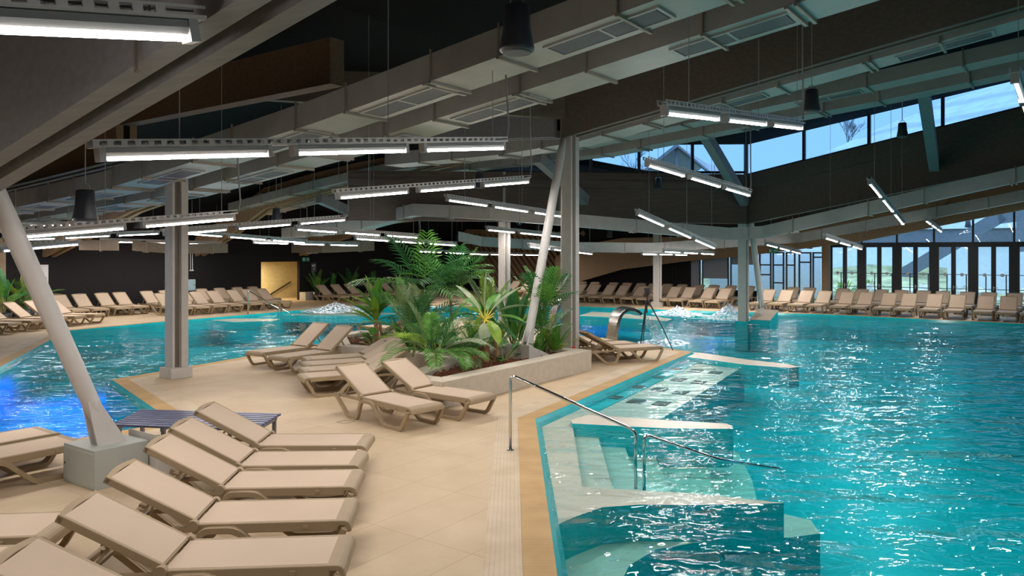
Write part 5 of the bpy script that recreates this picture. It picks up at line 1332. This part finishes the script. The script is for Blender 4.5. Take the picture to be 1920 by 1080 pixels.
outbox('outdoor_wall', 51.9, 52.5, -22, -2.5, 3.02, 3.9, 'outgrey', 'dark window band above the pale retaining wall outside', 'wall', .95)
outbox('outdoor_wall', 51.8, 52.6, -22, -2.5, 3.92, 4.25, 'outwall', 'white roof edge above the dark window band outside', 'wall', .95)
outbox('outdoor_wall', 60, 60.5, -28, 9, 0, 5.2, 'outgrey', 'grey building front far outside the doors', 'wall', .6)
outbox('outdoor_wall', 46, 46.3, -5.2, -.8, -.2, 2.2, 'outwall', 'pale gable wall outside the last doors', 'wall', .5)
outbox('outdoor_wall', 43, 43.3, -17, -10.8, -.2, 2.6, 'outwall', 'white wall outside the glazed entrance', 'wall')
oc = thing('garden_fence', st(42.2, -4, 0), 'thin dark fence outside the glass doors', 'fence')
for i in range(14): MB().tube([st(42.2, -9.6 + i * .8, -.05), st(42.2, -9.6 + i * .8, 1.5)], .025, 6).build('post', M['black'], oc)
q = MB()
for z_ in (1.48, .8, .15): q.bar(st(42.2, -9.7, z_), st(42.2, .9, z_), .02, .03)
q.build('rail', M['black'], oc)
for i, (s_, t_, r_, lab) in enumerate(((43.6, -8.6, .9, 'pale boulder outside the first double door'), (44.5, -6.2, 1.2, 'wide flat boulder outside the second double door'), (44.0, -3.9, 1.0, 'tan boulder outside the third double door'), (45, -1.5, .8, 'small boulder outside the fourth double door'))):
    rn = random.Random(i); mb = MB(); c = st(s_, t_, 0)
    mb.lathe([(.05, -.2), (r_, -.1), (r_ * 1.05, .25), (r_ * .8, .6), (r_ * .3, .85), (.02, .88)], 12, c)
    for v_ in mb.v: v_ += Vector((rn.uniform(-.14, .14), rn.uniform(-.14, .14), rn.uniform(-.06, .06)))
    tag(mb.build('boulder', M['rock']), lab, 'boulder')
for i, (s_, t_, lab) in enumerate(((44.2, -9.9, 'bare leafy shrub outside the first door'), (46.2, -9.0, 'shrub on the slope outside the first double door'))):
    b = st(s_, t_, 0); r = thing('shrub', b, lab, 'shrub'); leaves(r, b, 26, .5, .12, (20, 85), ['leafy', 'leafl'], .3, name='leaf', stalk=.6, jit=1)
# slanted dark canopy leg outside
cv = thing('slide_canopy', st(49, -4, 0), 'dark slanted canopy structure outside the third double door', 'canopy')
MB().bar(st(50, -9.2, .4), st(50, -3.0, 4.6), .3, .7).build('beam', M['outgrey'], cv); MB().bar(st(50, -3.2, 4.4), st(50, 2.5, 5.2), .3, .6).build('beam', M['outgrey'], cv)
# neighbouring pale roof, glass lantern and trees above the clerestory
rf = MB(); e1 = [(-9.4, 6.1), (-6.5, 7.5), (-4.15, 8.35), (0, 9.4), (6, 11)]
for (t0, z0), (t1, z1) in zip(e1, e1[1:]):
    rf.add([st(28.4, t0, SILL(t0) - .2), st(28.4, t1, SILL(t1) - .2), st(34, t1, z1), st(34, t0, z0)], [(0, 1, 2, 3)])
tag(rf.build('roof', M['roofpale']), 'pale seamed metal roof outside the clerestory', 'roof', kind='structure')
gl = thing('roof_lantern', Vector((9.5, 45, 7)), 'small glazed roof lantern seen through the clerestory', 'roof lantern')
ap = at(1268, 272, 45); lf, rt = at(1203, 322, 45), at(1392, 324, 45); lf.z = rt.z = 7.2
fr_ = at(1330, 322, 45); fr_.z = 7.2
bk = Vector((4.0, 9, 0))
MB().add([lf + Vector((0, -.3, 0)), ap + Vector((0, -.3, 0)), ap + bk, lf + bk, lf + Vector((0, -.3, -.12)), ap + Vector((0, -.3, -.14)), ap + bk - UP * .14, lf + bk - UP * .12], [(0, 1, 2, 3), (4, 7, 6, 5), (0, 4, 5, 1), (0, 3, 7, 4)]).build('roof_slope', M['outgrey'], gl)
MB().add([fr_ + Vector((0, -.3, 0)), ap + Vector((0, -.3, 0)), ap + bk, rt + bk * .2, fr_ + Vector((0, -.3, -.12)), ap + Vector((0, -.3, -.14)), ap + bk - UP * .14, rt + bk * .2 - UP * .12], [(0, 1, 2, 3), (4, 7, 6, 5), (0, 4, 5, 1), (0, 3, 7, 4)]).build('roof_slope', M['outgrey'], gl)
q = MB(); q.bar(Vector((ap.x, 45, 6.2)), Vector((ap.x, 45, ap.z)), .12, .12); q.bar(lf, ap, .14, .14); q.bar(fr_, ap, .14, .14); q.build('mullion', M['outgrey'], gl)
MB().add([lf, fr_, ap], [(0, 1, 2)]).build('pane', M['glass'], gl)
def tree(base, h, label, seed):
    rn = random.Random(seed); r = thing('bare_tree', base, label, 'tree'); mb = MB()
    def br(p, d, l, rad, lev):
        q = p + d * l; mb.tube([p, q], [rad, rad * .7], 5, False)
        if lev == 0: return
        for _ in range(4 if lev > 1 else 3):
            nd = (d + Vector((rn.uniform(-1, 1), rn.uniform(-1, 1), rn.uniform(-.2, .7))) * .62).normalized(); br(p.lerp(q, rn.uniform(.5, 1)), nd, l * rn.uniform(.55, .8), rad * .55, lev - 1)
    mb.tube([Vector((base.x, base.y, 0)), base], [h * .03, h * .014], 6); br(base, UP, h * .32, h * .012, 5); mb.build('branches', M['bark'], r)
tree(Vector((8.0, 50, 5.0)), 5.6, 'bare tree beyond the clerestory left of the roof lantern', 2)
tree(Vector((24.5, 56, 9.0)), 5.0, 'bare tree on the skyline above the pale roof', 5)
print('loungers', NL, 'objects', len(bpy.data.objects))
